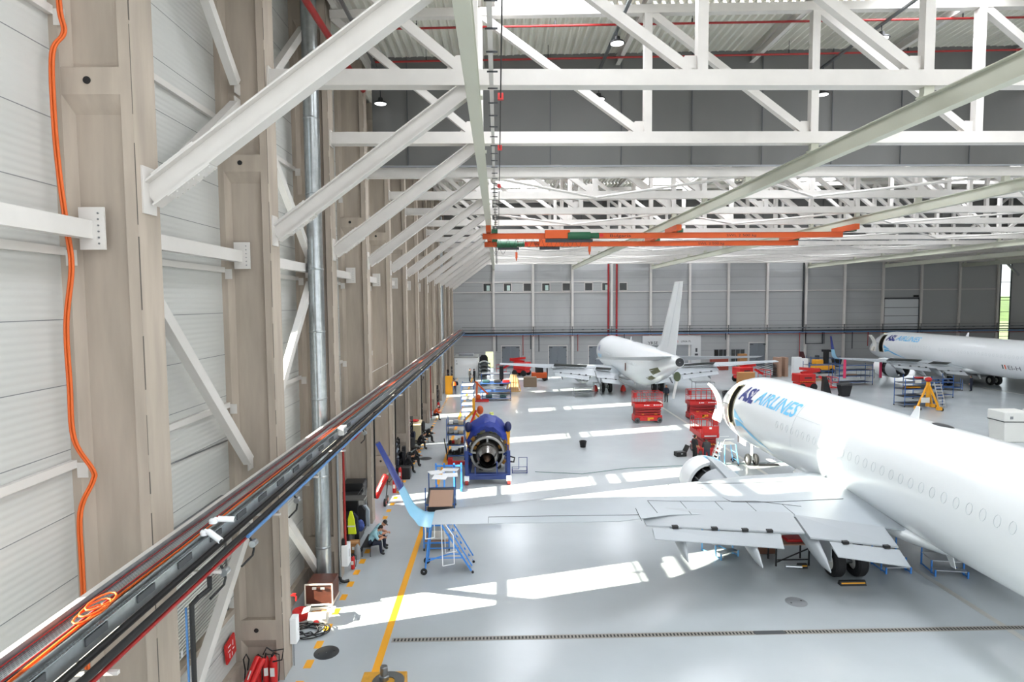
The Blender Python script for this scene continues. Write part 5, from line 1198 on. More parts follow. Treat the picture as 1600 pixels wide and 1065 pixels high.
for j, (y, r_) in enumerate(((2.35, .9), (2.5, 1.12), (2.9, 1.28), (3.5, 1.34), (4.2, 1.3), (4.6, 1.0), (4.8, .5))):
    secs_.append([V3((-.02 + r_ * (1 + q.uniform(-.07, .07)) * math.cos(2 * PI * k / 22), y + q.uniform(-.05, .05), .62 + r_ * (1 + q.uniform(-.09, .09)) * math.sin(2 * PI * k / 22))) for k in range(22)])
o = tp.loft([[p + V3((-.68, 34.5, 1.35)) for p in s_] for s_ in secs_]).build('tarpaulin', tarp, None, 25); tag(o, 'crumpled blue tarpaulin wrapped over the fan end of the jet engine', 'tarpaulin')
tag(MB().box((-.9, 36.62, 2.3), (.2, .02, .06)).box((-.3, 36.6, 2.35), (.22, .02, .05)).build('tags', offwhite, o) , None)
# yellow hoist behind, red hydraulic trolley jack
t = thing('engine_hoist', 'yellow hoist stand with orange chain block behind the covered engine', 'hoist', (-2.1, 51.6, 0))
MB().bar((0, 0, .1), (0, 0, 2.3), .22).build('mast', yellow, t); MB().bar((0, 0, 1.2), (.9, -.4, .2), .16).bar((0, 0, 1.2), (-1.1, -.5, .15), .14).build('leg', yellow, t); MB().bar((-1.2, 0, .12), (.9, 0, .12), .16).build('base', yellow, t); MB().ell((.55, -.2, 1.3), (.28, .25, .38)).build('chain_block', orange, t); MB().bar((-.3, -1.2, .2), (.2, -.4, 1.3), .12).build('ram', red, t)
t = thing('bollard', 'pale lime post on yellow feet standing behind the covered engine', 'post', (-.55, 47.5, 0)); MB().tube((0, 0, 0), (0, 0, 1.8), .16, 12).build('post', M('lime', '#c9cf7a', .5), t); MB().bx(-.9, -.4, -.2, .2, 0, .15).bx(.4, .9, -.2, .2, 0, .15).build('foot', M('lemon', '#ddd35a', .5), t)
t = thing('trolley_jack', 'red trolley jack with yellow handle on the floor left of the engine stand', 'jack', (-2.75, 38.6, 0)); MB().bx(-.45, 1.0, -.15, .15, .08, .3).bx(-.5, -.2, -.25, .25, .1, .5).build('body', red, t, bevel=.03); MB().bar((-.5, 0, .35), (-.75, .3, 1.7), .05).build('handle', black, t); MB().bx(-.72, -.5, -.1, .5, .0, .12).build('wheels', yellow, t)
# rack of parts left of the engine
t = rack('parts_rack', 'dark blue rack loaded with parts left of the covered engine', (-2.85, 40.6, 0), 0, 1.15, 1.2, 2.75, (.3, 1.0, 1.7, 2.3), blue3, dgrey, 'rack')
q = random.Random(4)
for i, (z, n_) in enumerate(((.3, 5), (1.0, 5), (1.7, 3), (2.3, 3))):
    for k in range(n_):
        m_ = [dmet, black, red, offwhite, M('beige part', '#b9a88e', .6), orange][q.randrange(6)] if i < 2 else [offwhite, alu, M('beige part', '#b9a88e', .6)][k % 3]
        wd = 1.0 / n_; h_ = q.uniform(.15, .4); tag(MB().box((-3.35 + wd * (k + .5), 40.6 + q.uniform(-.3, .3), z + h_ / 2 + .003), (wd * .85, q.uniform(.3, .5), h_)).build('engine_part', m_, None, bevel=.03), '%s part, %s on the %s shelf of the rack beside the engine' % (m_.name.split()[0], ORD[k], ('bottom', 'second', 'third', 'top')[i]), 'part', 'parts on the rack beside the engine')
t = rack('parts_rack', 'tall blue frame rack with stacked white boards far behind the engine', (-2.85, 56.9, 0), 0, 1.1, 2.2, 2.9, (.4, .95, 1.5, 2.1, 2.75), blue3, offwhite, 'rack')
# cart with the brown board and white panels behind the wing tip
t = rack('parts_cart', 'blue wheeled cart carrying white panels behind the near wing tip', (-2.85, 29.6, 0), .05, 1.35, 2.6, 1.75, (.35, .95), blue3, dgrey, 'cart')
tag(MB().box((-2.7, 28.05, 1.32), (1.08, .03, 1.0), Matrix.Rotation(-1.05, 3, 'X')).build('brown_board', board), 'plain brown board leaning on the blue cart', 'board')
q = random.Random(2)
for i, (x, y, w_, d_, rz_) in enumerate(((-3.15, 30.8, .7, .7, .2), (-2.5, 30.9, .8, .6, -.1), (-3.2, 30.2, .6, .6, .4), (-2.45, 30.2, .75, .5, .1), (-2.9, 29.6, .7, .5, -.2))):
    tag(MB().box((x, y, 1.80 + .07 * (i % 3)), (w_, d_, .04), Matrix.Rotation(rz_, 3, 'Z') @ Matrix.Rotation(.08 * (i - 2), 3, 'X')).build('metal_sheet', white, None, bevel=.01), 'white access panel %s on the blue cart' % ('at the far left corner', 'at the far right corner', 'in the middle left', 'in the middle right', 'nearest the brown board')[i], 'panel', 'white panels on the blue cart')
t = thing('barrier_frame', 'bright blue low tube frame standing behind the blue cart', 'frame', (-2.75, 33.6, 0))
MB().bar((-.75, 0, 1.35), (.65, 0, 1.35), .09).build('top_rail', blue2, t)
for x in (-.75, -.3, .25, .65): MB().bar((x, 0, .08), (x, 0, 1.5), .09).build('post', blue2, t)
MB().bar((.65, -.5, .1), (.65, .5, .1), .12).bar((-.75, -.5, .1), (-.75, .5, .1), .12).build('foot', blue2, t)
tag(MB().bx(-1.5, .1, 28.55, 28.75, .25, .4).build('tow_bar', blue3), 'blue bar lying right of the blue cart', 'bar')
# ------------------------------------------------------------------ wing access steps
t = thing('access_steps', 'blue wheeled access steps with white handrails below the near wing tip', 'steps', (-2.85, 23.3, 0))
for y in (-.2, .75):
    MB().bar((.2, y, 2.05), (-.02, y - .15, .12), .045).build('post', blue2, t)
    MB().bar((.55, y, 2.0), (1.75, y - .1, .1), .04, .06).bar((.85, y, 1.85), (1.78, y - .1, .3), .04).build('stringer', blue2, t)
    MB().bar((.02, y - .1, .62), (1.4, y - .1, .62), .035).build('brace', blue2, t)
MB().path([(.02, -.35, .5), (.5, -.3, .66), (.95, -.25, .76), (1.35, -.2, .72)], .025, 6).build('brace', blue2, t)
MB().bx(.12, .65, -.25, .8, 1.98, 2.04).build('platform', alu, t)
for i in range(7): u = (i + .8) / 7.5; MB().box((.58 + 1.2 * u, .25 - .1 * u, 1.98 - 1.85 * u), (.2, .85, .03)).build('tread', M('tread grey', '#9a9c9e', .6), t)
for y, k in ((-.34, 0), (.86, 1)): MB().path([(.66, y, .32), (.62, y, 2.05), (.68, y, 2.1), (1.08, y, 1.5), (1.1, y, .4), (.66, y, .32)], .02, 6).build('handrail', white, t)
MB().path([(.02, -.36, 1.4), (.02, -.36, 2.1), (.36, -.36, 2.1), (.36, -.36, 1.45), (.02, -.36, 1.4)], .02, 6).build('side_gate', white, t)
for x, y in ((-.06, -.38), (-.06, .65), (1.8, -.3), (1.8, .65)):
    w_ = MB().lathe([(.04, -.03), (.1, -.035), (.13, -.02), (.13, .02), (.1, .035), (.04, .03)], (x, y, .13), (0, 1, 0), 16).build('wheel', black, t) if x < 0 else MB().lathe([(.01, -.02), (.05, -.02), (.05, .02), (.01, .02)], (x, y, .05), (0, 1, 0), 12).build('wheel', black, t)
# ------------------------------------------------------------------ near left corner
t = thing('flight_case', 'brown equipment case with pale edges standing against the left wall', 'case', (-6.19, 20.48, 0))
MB().bx(-.44, .44, .02, .9, .14, .82).build('box', brown, t)
m = MB()
for x in (-.46, .46):
    m.bx(x - .02, x + .02, -.02, .02, .12, .85)
m.bx(-.46, .46, -.02, .02, .82, .86).bx(-.46, .46, -.02, .02, .11, .15).bx(.44, .48, 0, .92, .11, .15)
m.build('edging', M('pale edging', '#d9cfc2', .4), t)
for x in (-.14, .14): MB().bx(x - .07, x + .07, -.035, .0, .68, .75).build('latch', alu, t)
for x in (-.38, .38):
    for y in (.1, .8): MB().tube((x - .03, y, .06), (x + .03, y, .06), .06, 12).build('caster', offwhite, t)
t = thing('carton', 'open white carton with red print standing before the brown case', 'carton', (-5.93, 19.55, 0), .12)
MB().bx(-.29, .29, -.21, -.2, 0, .42).bx(-.29, .29, .2, .21, 0, .42).bx(-.29, -.28, -.21, .21, 0, .42).bx(.28, .29, -.21, .21, 0, .42).bx(-.28, .28, -.2, .2, 0, .01).build('walls', offwhite, t)
MB().box((0, .08, .3), (.5, .2, .05)).build('contents', cardb, t)
for c_, rr in (((-.0, -.3, .38), Matrix.Rotation(.7, 3, 'X')), ((0, .3, .45), Matrix.Rotation(-.3, 3, 'X'))): MB().box(c_, (.56, .25, .012), rr).build('flap', offwhite, t)
for c_, rr in (((-.38, 0, .46), Matrix.Rotation(-.3, 3, 'Y')), ((.4, 0, .42), Matrix.Rotation(.15, 3, 'Y'))): MB().box(c_, (.24, .4, .012), rr).build('flap', offwhite, t)
MB().tube((-.05, -.212, .12), (-.05, -.216, .12), .09, 14).build('print', M('print red', '#a3262a', .6), t)
t = tag(MB().lathe([(.02, .3), (.22, .3), (.26, .27), (.27, .05), (.24, 0), (.02, 0)], (-6.62, 19.85, 0), n=24).build('red_drum', red), 'low round red drum beside the white carton', 'drum')
pts = []
for i in range(120): a = i * .3; r_ = .42 + .16 * math.sin(i * .37) ; pts.append((-6.08 + r_ * math.cos(a) * 1.15, 18.95 + r_ * math.sin(a) * .8, .03 + .012 * (i % 9)))
pipe('rubber_hose', smooth(pts, 2), .018, black, 'coil of black hose lying on the floor at the second column', 'hose')
t = thing('junction_box', 'white junction box on the inner face of the second column', 'junction box', (-5.9, 17.15, 1.1)); MB().box((0, 0, 0), (.18, .28, .75)).build('case', white, t, bevel=.01); MB().box((.09, .05, .0), (.01, .02, .02)).box((.09, .05, -.05), (.01, .02, .02)).build('screws', black, t); MB().tube((-.04, .0, -.37), (-.04, .0, -1.08), .02, 6).build('conduit', grey, t)
t = thing('standpipe', 'red tap pipe on the wall behind the second column', 'tap', (-7.25, 19.4, 1.0)); MB().path([(0, 0, 0), (.6, 0, 0), (.66, 0, -.04), (.66, 0, -.18)], .03, 8).build('pipe', red, t); MB().box((.6, 0, .05), (.12, .03, .03)).build('lever', red, t)
def extinguisher(loc, rz, label, h=.55, r_=.075, hose=True):
    t = thing('fire_extinguisher', label, 'fire extinguisher', loc, rz, 'fire extinguishers along the left wall')
    MB().lathe([(.01, 0), (r_ * .9, 0), (r_, .03), (r_, h * .8), (r_ * .8, h * .92), (.03, h), (.01, h)], n=16).build('cylinder', red, t)
    MB().bx(-.02, .02, -.1, .06, h + .0, h + .06).build('handle', black, t)
    MB().box((0, -r_ - .001, h * .5), (r_ * 1.2, .006, h * .28)).build('label', offwhite, t)
    if hose: MB().path([(.0, .05, h + .03), (r_ + .05, .03, h), (r_ + .06, 0, h * .6), (r_ + .03, 0, h * .15)], .014, 6).build('hose', black, t)
    return t
extinguisher((-6.2, 16.28, 0), 0, 'tall red extinguisher at the base of the second column, rightmost', .85, .1); extinguisher((-6.42, 16.33, 0), .3, 'red extinguisher at the base of the second column, second from the right', .8, .09); extinguisher((-6.66, 16.36, 0), -.2, 'dark red extinguisher at the base of the second column beside the black hose', .75, .09)
t = thing('wheeled_extinguisher', 'large red extinguisher leaning on its trolley at the second column', 'fire extinguisher', (-6.75, 15.9, .22)); MB().bar((-.12, -.3, -.2), (.25, .15, .75), .15, .15).build('cylinder', red, t, bevel=.05); MB().bar((.02, -.32, -.2), (.4, .1, .72), .13, .13).build('second_cylinder', red, t, bevel=.05); MB().box((.1, -.15, .38), (.03, .02, .3), Matrix.Rotation(.35, 3, 'Y')).build('label', offwhite, t); MB().path([(-.2, .25, -.15), (-.16, .25, .3), (-.2, .25, .6), (-.12, .25, .75), (-.05, .25, .6), (-.1, .25, .3)], .02, 6).path([(.35, .2, .75), (.45, .2, .95), (.6, .2, .85), (.9, .2, .9), (.85, .2, .6), (.6, .2, .55)], .02, 6).build('hose', black, t)
# jack pad with steel stub, on the yellow line
t = thing('jack_stand', 'yellow steel block with a grey ring plate and stub at the bottom edge', 'stand', (-3.1, 15.55, 0))
MB().bx(-.58, .58, -.6, .45, .0, .5).build('block', M('worn yellow', '#c8922c', .55, 0, .2, 3), t, bevel=.02)
MB().lathe([(.17, .505), (.42, .505), (.42, .53), (.17, .53), (.17, .505)], (.15, -.02, 0), n=28).build('ring_plate', steel, t)
MB().lathe([(.02, .5), (.13, .5), (.13, .6), (.1, .62), (.1, .84), (.08, .86), (.01, .86)], (.02, .1, 0), n=20).build('stub', steel, t)
MB().bx(-.61, -.58, -.4, -.3, .2, .35).bx(.58, .61, -.4, -.3, .2, .35).build('lugs', dark_st, t)
# third column: white box and extinguisher
t = thing('junction_box', 'white cabinet on the third column above the red extinguisher', 'junction box', (-5.87, 23.0, .85)); MB().box((0, 0, 0), (.24, .5, .8)).build('case', white, t, bevel=.015); MB().box((.122, 0, .05), (.006, .06, .3)).build('label', grey, t); MB().box((-.05, -.1, .5), (.12, .15, .25)).build('gland', black, t)
extinguisher((-5.76, 23.55, 0.02), 0, 'red extinguisher standing under the white cabinet of the third column', .52, .08); pipe('floor_elbow', [(-5.95, 22.3, .3), (-5.9, 22.3, .12), (-5.8, 22.35, .06), (-5.65, 22.45, .06)], .06, black, 'black pipe elbow at the foot of the third column', 'pipe')
# lockers, clothes, bench
def locker(x, y, w_, d_, h_, label, m_=blackp):
    t = thing('locker', label, 'locker', (x, y, 0)); MB().bx(-d_ / 2, d_ / 2, -w_ / 2, w_ / 2, 0.05, h_).build('body', m_, t, bevel=.02); MB().bx(d_ / 2, d_ / 2 + .02, -w_ / 2 + .02, -.01, .1, h_ - .04).build('door', M('locker door', '#222326', .4), t); MB().bx(d_ / 2, d_ / 2 + .02, .01, w_ / 2 - .02, .1, h_ - .04).build('door', M('locker door', '#222326', .4), t); MB().bx(d_ / 2 + .02, d_ / 2 + .04, -.06, -.04, h_ * .5, h_ * .6).bx(d_ / 2 + .02, d_ / 2 + .04, .04, .06, h_ * .5, h_ * .6).build('handle', alu, t); return t
locker(-6.55, 26.6, 1.0, .9, 2.0, 'black locker standing before the fourth column'); locker(-6.6, 25.5, 1.0, .7, 1.5, 'lower black locker beside the hanging yellow vest'); locker(-6.6, 27.7, .8, .9, 2.3, 'tallest black locker right against the fourth column')
tag(MB().box((-6.2, 26.0, 2.05), (.9, .6, .05)).box((-6.0, 26.3, 2.3), (.03, .03, .5), Matrix.Rotation(.6, 3, 'Y')).build('folded_trolley', steel), 'grey folded trolley lying on the black lockers', 'trolley')
t = thing('hi_vis_vest', 'bright yellow vest hanging from the black locker', 'vest', (-6.15, 25.05, 1.3)); MB().loft([[V3((a * w_, b_ * .05, z)) for a, b_ in ((-1, -1), (1, -1), (1, 1), (-1, 1))] for z, w_ in ((-.45, .2), (-.2, .17), (.15, .13), (.5, .04))]).build('cloth', cl_ye, t, 60); MB().bx(-.16, .16, -.056, .056, -.15, -.09).build('reflective_band', offwhite, t)
t = thing('backpack', 'blue patterned backpack hanging beside the seated people', 'backpack', (-5.92, 25.7, .95)); MB().ell((0, 0, 0), (.17, .12, .26)).build('sack', M('backpack blue', '#3d4f8e', .7, 0, .5, 9), t); MB().path([(-.08, .1, .2), (-.1, .17, 0), (-.08, .1, -.2)], .015, 6).build('strap', black, t)
for i, (x, y, z, m_, l_) in enumerate(((-6.0, 26.2, 1.25, cl_black, 'black jacket hanging from the lockers above the backpack'), (-5.9, 26.5, 1.15, M('grey cloth', '#9aa3ab', .8), 'pale grey jacket hanging beside the black one'), (-6.15, 25.4, 1.2, cl_navy, 'navy jacket hanging beside the yellow vest'))):
    tag(MB().loft([[V3((x + a * w_, y + b_ * .09, z + dz)) for a, b_ in ((-1, -1), (1, -1), (1, 1), (-1, 1))] for dz, w_ in ((-.5, .2), (-.1, .19), (.2, .2), (.4, .06))]).build('jacket', m_, None, 50), l_, 'jacket')
t = thing('low_table', 'low black table frame beside the bench', 'table', (-6.1, 25.0, 0)); MB().bx(-.35, .35, -.35, .35, .08, .12).build('top', black, t); 
for sx in (-.32, .32):
    for sy in (-.32, .32): MB().tube((sx, sy, 0), (sx, sy, .08), .02, 6).build('leg', black, t)
t = thing('carton', 'brown cardboard box on the low table behind the seated people', 'carton', (-6.1, 25.0, .121)); MB().bx(-.25, .25, -.22, .22, 0, .42).build('box', cardb, t); MB().bx(.02, .12, -.225, -.22, .15, .28).build('label', offwhite, t); MB().bx(-.25, .25, -.03, .03, .42, .425).build('tape', M('tape', '#c9a876', .5), t)
t = thing('bench', 'black bench under the two seated people', 'bench', (-5.48, 25.3, 0)); MB().bx(-.2, .2, -.65, .75, .41, .44).build('seat', black, t)
for x in (-.17, .17):
    for y in (-.6, .7): MB().tube((x, y, .41), (x, y, 0), .016, 6).build('leg', dark_st, t)
t = thing('trash_bag', 'grey bag standing beside the bench', 'bag', (-5.8, 24.55, 0)); MB().loft([[V3((r_ * math.cos(2 * PI * k / 12), r_ * math.sin(2 * PI * k / 12), z)) for k in range(12)] for z, r_ in ((0, .12), (.25, .14), (.5, .1), (.6, .03))]).build('sack', M('bag grey', '#8c9092', .5), t)
# wheeled extinguisher at the fourth column
t = thing('wheeled_extinguisher', 'red wheeled extinguisher with black tyres at the fifth column', 'fire extinguisher', (-5.95, 31.2, 0)); MB().bar((-.45, .0, .35), (.1, .3, 1.5), .3, .3).build('cylinder', red, t, bevel=.1); MB().box((-.2, .0, .95), (.05, .2, .5), Matrix.Rotation(.45, 3, 'Y')).build('label', offwhite, t)
for y in (-.25, .3): 
    w_ = MB().lathe([(.08, -.05), (.2, -.05), (.2, .05), (.08, .05)], (.1, y, .2), (1, 0, 0), 16).build('wheel', tyre, t); MB().lathe([(.01, -.055), (.09, -.055), (.09, .055), (.01, .055)], (.1, y, .2), (1, 0, 0), 12).build('hub', red, w_)
MB().tube((.1, -.25, .2), (.1, .3, .2), .03, 8).bar((.1, 0, .2), (.2, .3, 1.6), .04).build('trolley_frame', dark_st, t); MB().path([(.1, .3, 1.5), (.3, .3, 1.55), (.4, .3, 1.3), (.25, .3, 1.1), (.1, .3, 1.2)], .025, 6).build('hose', black, t)
extinguisher((-5.75, 33.2, 0), 0, 'red extinguisher beside the wheeled one at the fifth column, left', .75, .1); extinguisher((-5.45, 33.3, 0), 0, 'red extinguisher beside the wheeled one at the fifth column, right', .75, .1); extinguisher((-5.8, 35.5, 0), 0, 'dark pink extinguisher on the floor beyond the blue wing tip', .8, .1)
extinguisher((-5.8, 58.9, 0), 0, 'red extinguisher at the base of a far column below a red riser', .8, .12)
tag(MB().lathe([(.01, .02), (.12, .02), (.14, 0), (.14, .1), (.01, .14)], (-5.55, 28.4, 0.5), n=14).build('red_cap', red), 'small red cap lying behind the seated people', 'cap') if False else None
# dark clutter along the wall
for x, y, w_, d_, h_, l_ in ((-6.6, 37.4, 1.6, .8, 1.9, 'black shelf unit heaped with bags between the fifth and sixth columns'), (-6.6, 43.2, 1.8, .8, 2.2, 'black shelf unit with jackets beyond the sixth column'), (-6.6, 49.2, 1.4, .8, 2.2, 'dark cabinet standing beyond the seventh column'), (-6.5, 61.5, 1.4, .8, 2.0, 'dark cabinet with red trim beyond the ninth column'), (-6.5, 73.5, 2.4, 1.0, 2.2, 'dark shelving beyond the yellow cabinet'), (-6.5, 79.2, 2.2, 1.0, 2.0, 'dark shelving before the white container')):
    t = thing('shelf_unit', l_, 'shelf', (x, y, 0)); MB().bx(-d_ / 2, -d_ / 2 + .03, -w_ / 2, w_ / 2, 0, h_).bx(-d_ / 2, d_ / 2, -w_ / 2, -w_ / 2 + .03, 0, h_).bx(-d_ / 2, d_ / 2, w_ / 2 - .03, w_ / 2, 0, h_).build('carcass', blackp, t)
    for k in range(4): MB().bx(-d_ / 2, d_ / 2, -w_ / 2, w_ / 2, .1 + k * h_ / 4, .14 + k * h_ / 4).build('shelf', blackp, t)
    q = random.Random(int(y * 10))
    for k in range(4):
        for i in range(3):
            s_ = q.uniform(.14, .24); m_ = [cl_black, cl_navy, M('grey cloth', '#9aa3ab', .8), blackp, M('maroon cloth', '#5a2226', .8), cl_black][q.randrange(6)]
            tag(MB().ell((x + .05, y - w_ / 2 + (i + .5) * w_ / 3, .14 + k * h_ / 4 + s_ * .8), (d_ * .4, w_ * .15, s_ * .8), 10, 7).build('bag', m_), '%s bag, %s on the %s board of the %s' % (m_.name.split()[0], ('near', 'middle', 'far')[i], ('lowest', 'second', 'third', 'top')[k], l_.replace('between the fifth and sixth columns', 'by the fifth column').replace(' heaped with bags', '').replace(' with jackets', '').replace(' with red trim', '').replace(' standing', '')), 'bag', 'bags and clothes on dark shelves')
tag(MB().box((-6.3, 45.0, 1.55), (1.2, 1.1, .05), Matrix.Rotation(.15, 3, 'X')).box((-6.3, 45.3, .75), (1.0, .1, 1.5)).build('cream_table', M('cream board', '#d8c9a4', .6)), 'cream work table top catching the sun beyond the sixth column', 'table'); tag(MB().ell((-6.2, 45.1, 1.7), (.3, .2, .1)).build('red_helmet', red), 'red helmet lying on the cream table top', 'helmet')
tag(MB().box((-5.7, 36.0, .35), (.9, .6, .7)).build('storage_box', blackp, None, bevel=.04), 'black storage box on the floor in front of the seated group', 'box')
t = thing('cabinet', 'tall yellow cabinet against the left wall far down the hall', 'cabinet', (-5.6, 69.4, 0)); MB().bx(-.4, .4, -.3, .3, 0, 2.05).build('body', yellow, t, bevel=.02); MB().bx(.4, .42, -.28, .28, .1, 1.0).bx(.4, .42, -.28, .28, 1.04, 2.0).build('door', yellow, t); MB().bx(.42, .44, .1, .13, 1.1, 1.3).build('handle', black, t)
# far left corner
t = thing('container', 'white cabin container in the far left corner', 'container', (-4.35, 86.3, 0)); MB().bx(-1.65, 1.55, -2.2, 2.2, 0, 2.75).build('body', white, t, bevel=.03); MB().bx(-1.7, 1.6, -2.25, 2.25, 2.75, 2.9).build('roof', M('roof grey', '#9a9c98', .6), t); MB().bx(-1.1, .9, -1.4, 1.0, 2.9, 3.2).build('roof_unit', grey, t); MB().bx(-1.4, -1.25, -2.22, -2.2, 1.9, 2.0).bx(-1.4, -1.3, -2.22, -2.2, 2.3, 2.4).build('marks', dgrey, t)
t = rack('cowling_rack', 'rack of stacked white cowlings beside the white container', (-1.9, 83.6, 0), 0, 1.6, 1.4, 2.1, (.5, 1.0, 1.5, 2.0), dgrey, dgrey, 'rack')
for k in range(4): tag(MB().lathe([(.9, -.5), (.95, 0), (.9, .5), (.8, .5), (.85, 0), (.8, -.5)], (-1.9, 83.4, .5 + k * .5 - .5), (0, 1, 0), 10, PI * .25, PI * .75).build('cowling', white, None, 60), 'white curved cowling on the %s tier of the rack beside the container' % ('lowest', 'second', 'third', 'top')[k], 'cowling', 'white cowlings on the rack')
tag(MB().loft([[V3((-2.0 + a * w_, 85.6 + b_ * .3, z)) for a, b_ in ((-1, -1), (1, -1), (1, 1), (-1, 1))] for z, w_ in ((0, .4), (1.2, .5), (1.9, .6), (2.7, .55), (3.0, .3))]).build('hung_coats', cl_black, None, 50), 'bundle of dark coats hanging beside the white container', 'coats')
t = rack('parts_cart', 'long blue cart under the left wing of the tail-on aircraft', (-.3, 69.3, 0), 0, 3.4, 1.6, 1.3, (.35, 1.25), blue3, M('cart top blue', '#3b5f9a', .5), 'cart')
for i, (x, m_, l_) in enumerate(((-1.4, M('teal part', '#2a4a4c', .5), 'dark teal part at the left of the long blue cart'), (-.1, black, 'black part in the middle of the long blue cart'), (.9, red, 'red part at the right of the long blue cart'))): tag(MB().box((x, 69.3, 1.25 + .16), (.8, .7, .3)).build('aircraft_part', m_, None, bevel=.06), l_, 'part')
t = rack('parts_cart', 'low blue frame cart with dark parts before the long blue cart', (-.2, 64.6, 0), 0, 3.0, 1.2, .7, (.3,), blue3, alu, 'cart')
for i, x in enumerate((-1.0, .5)): tag(MB().box((x, 64.6, .3 + .16), (.7, .6, .3)).build('aircraft_part', M('teal part', '#2a4a4c', .5), None, bevel=.06), 'dark teal part at the %s of the low blue frame cart' % ('left', 'right')[i], 'part')
t = rack('parts_cart', 'blue cart stacked with white sheets behind the long blue cart', (-.3, 76.8, 0), 0, 3.6, 1.5, 1.5, (.4, 1.45), blue3, offwhite, 'cart')
t = thing('engine_crane', 'orange folding engine crane beside the long blue cart', 'crane', (-2.1, 63.6, 0)); MB().bar((-.2, 0, .2), (-.1, 0, 2.1), .18).build('mast', orange, t); MB().bar((-.3, 0, 2.15), (1.0, 0, .8), .16).build('arm', orange, t); MB().bar((-.3, -.4, .15), (1.1, -.5, .15), .14).bar((-.3, .4, .15), (1.1, .5, .15), .14).build('leg', red, t); MB().ell((.0, -.1, .5), (.25, .25, .3)).build('pump', orange, t)
t = thing('wooden_jig', 'pale wooden A-shaped jig standing on the floor under the left wing', 'jig', (1.76, 70.5, 0)); MB().prism([(-.6, 0, .12), (.62, 0, .12), (.4, 0, 2.0), (-.36, 0, 2.0)], (0, .12, 0)).build('panel', wood, t); MB().bar((-.85, .6, 0), (-.4, .1, 1.6), .1).bar((.85, .6, 0), (.45, .1, 1.6), .1).build('leg', wood, t); MB().bx(-.75, .75, -.15, .3, 0, .12).build('base', wood, t); MB().bx(-.05, -.02, -.02, 0, .12, 2.0).bx(.2, .23, -.02, 0, .12, 2.0).bx(-.5, .5, -.03, 0, 1.1, 1.16).build('battens', M('wood dark', '#b98f5c', .6), t)
tag(MB().box((0.4, 75.6, 1.25), (.5, .6, 2.5)).build('dark_pillar_box', black, None, bevel=.05), 'tall black box standing left of the wooden jig', 'box'); tag(MB().box((3.9, 74.8, .6), (1.6, 1.0, 1.2)).build('workbench', M('bench brown', '#7d6b58', .7), None, bevel=.05), 'brown workbench heaped with parts right of the wooden jig', 'workbench')
t = thing('forklift', 'orange forklift behind the left wing of the tail-on aircraft', 'forklift', (5.4, 80.5, 0)); MB().bx(-1.0, 1.0, -.6, .6, .35, 1.1).build('body', orange, t, bevel=.08); MB().bx(-.5, .5, -.5, .5, 1.1, 1.9).build('seat_housing', black, t, bevel=.06); MB().bx(1.0, 1.12, -.5, .5, .1, 2.2).build('mast', dark_st, t)
for sx in (-.7, .7): MB().lathe([(.02, -.55), (.32, -.55), (.32, .55), (.02, .55)], (sx, 0, .32), (0, 1, 0), 14).build('wheel', tyre, t)
# ------------------------------------------------------------------ under the near wing
t = thing('work_table', 'dark trestle table with a red tray under the near wing', 'table', (11.45, 23.5, 0)); MB().bx(-.7, .7, -.4, .4, .84, .88).build('top', board, t)
for sx in (-.65, .65):
    for sy in (-.35, .35): MB().bar((sx, sy, 0), (sx, sy, .84), .05).build('leg', black, t)
MB().bar((-.65, -.35, .15), (.65, -.35, .7), .04).bar((-.65, -.35, .25), (.65, -.35, .25), .04).build('brace', black, t)
tag(MB().bx(11.3, 12.0, 23.3, 23.8, .88, 1.0).build('tray', red, None, bevel=.02), 'red tray on the trestle table under the near wing', 'tray'); tag(MB().bx(10.5, 11.3, 24.3, 24.9, 0, .55).build('carton', M('carton brown', '#6d4a38', .7), None, bevel=.01), 'brown carton on the floor behind the trestle table', 'carton'); tag(MB().tube((11.1, 23.0, .06), (11.7, 22.9, .06), .06, 10).build('steel_tube', alu), 'silver tube lying before the trestle table', 'tube')
def chock(x, y, w_, label): t = thing('wheel_chock', label, 'chock', (x, y, 0), 0, 'black and yellow wheel chocks'); MB().prism([(-w_ / 2, -.12, 0), (-w_ / 2, .12, 0), (-w_ / 2, .04, .16), (-w_ / 2, -.04, .16)], (w_, 0, 0)).build('wedge', black, t); MB().box((0, -.085, .09), (w_ * .92, .012, .05), Matrix.Rotation(-.46, 3, 'X')).build('stripe', yellow, t)
chock(12.85, 21.5, .95, 'black and yellow chock in front of the near main wheels'); chock(11.75, 23.0, .35, 'small black and yellow chock beside the trestle table')
def steps(loc, rz, label, w_=.9, d_=.7, h_=.55, m_=blue2):
    t = thing('work_steps', label, 'steps', loc, rz, 'blue work steps on the hangar floor'); MB().bx(-w_ / 2, w_ / 2, -d_ / 2, d_ / 2, h_ - .03, h_).build('platform', alu, t); MB().bx(-w_ / 2, w_ / 2, -d_ / 2 - .3, -d_ / 2, h_ * .5 - .03, h_ * .5).build('tread', alu, t)
    for sx in (-1, 1):
        for y in (-d_ / 2, d_ / 2): MB().bar((sx * w_ / 2, y, 0), (sx * w_ / 2, y, h_), .05).build('leg', m_, t)
        MB().bar((sx * w_ / 2, -d_ / 2 - .3, 0), (sx * w_ / 2, -d_ / 2 - .3, h_ * .5), .05).bar((sx * w_ / 2, -d_ / 2 - .3, .05), (sx * w_ / 2, d_ / 2, .05), .04).build('side_bar', m_, t)
    MB().bar((-w_ / 2, d_ / 2, h_), (-w_ / 2, d_ / 2, h_ + .7), .04).bar((w_ / 2, d_ / 2, h_), (w_ / 2, d_ / 2, h_ + .7), .04).bar((-w_ / 2, d_ / 2, h_ + .9), (w_ / 2, d_ / 2, h_ + .7), .04).build('handrail', m_, t)
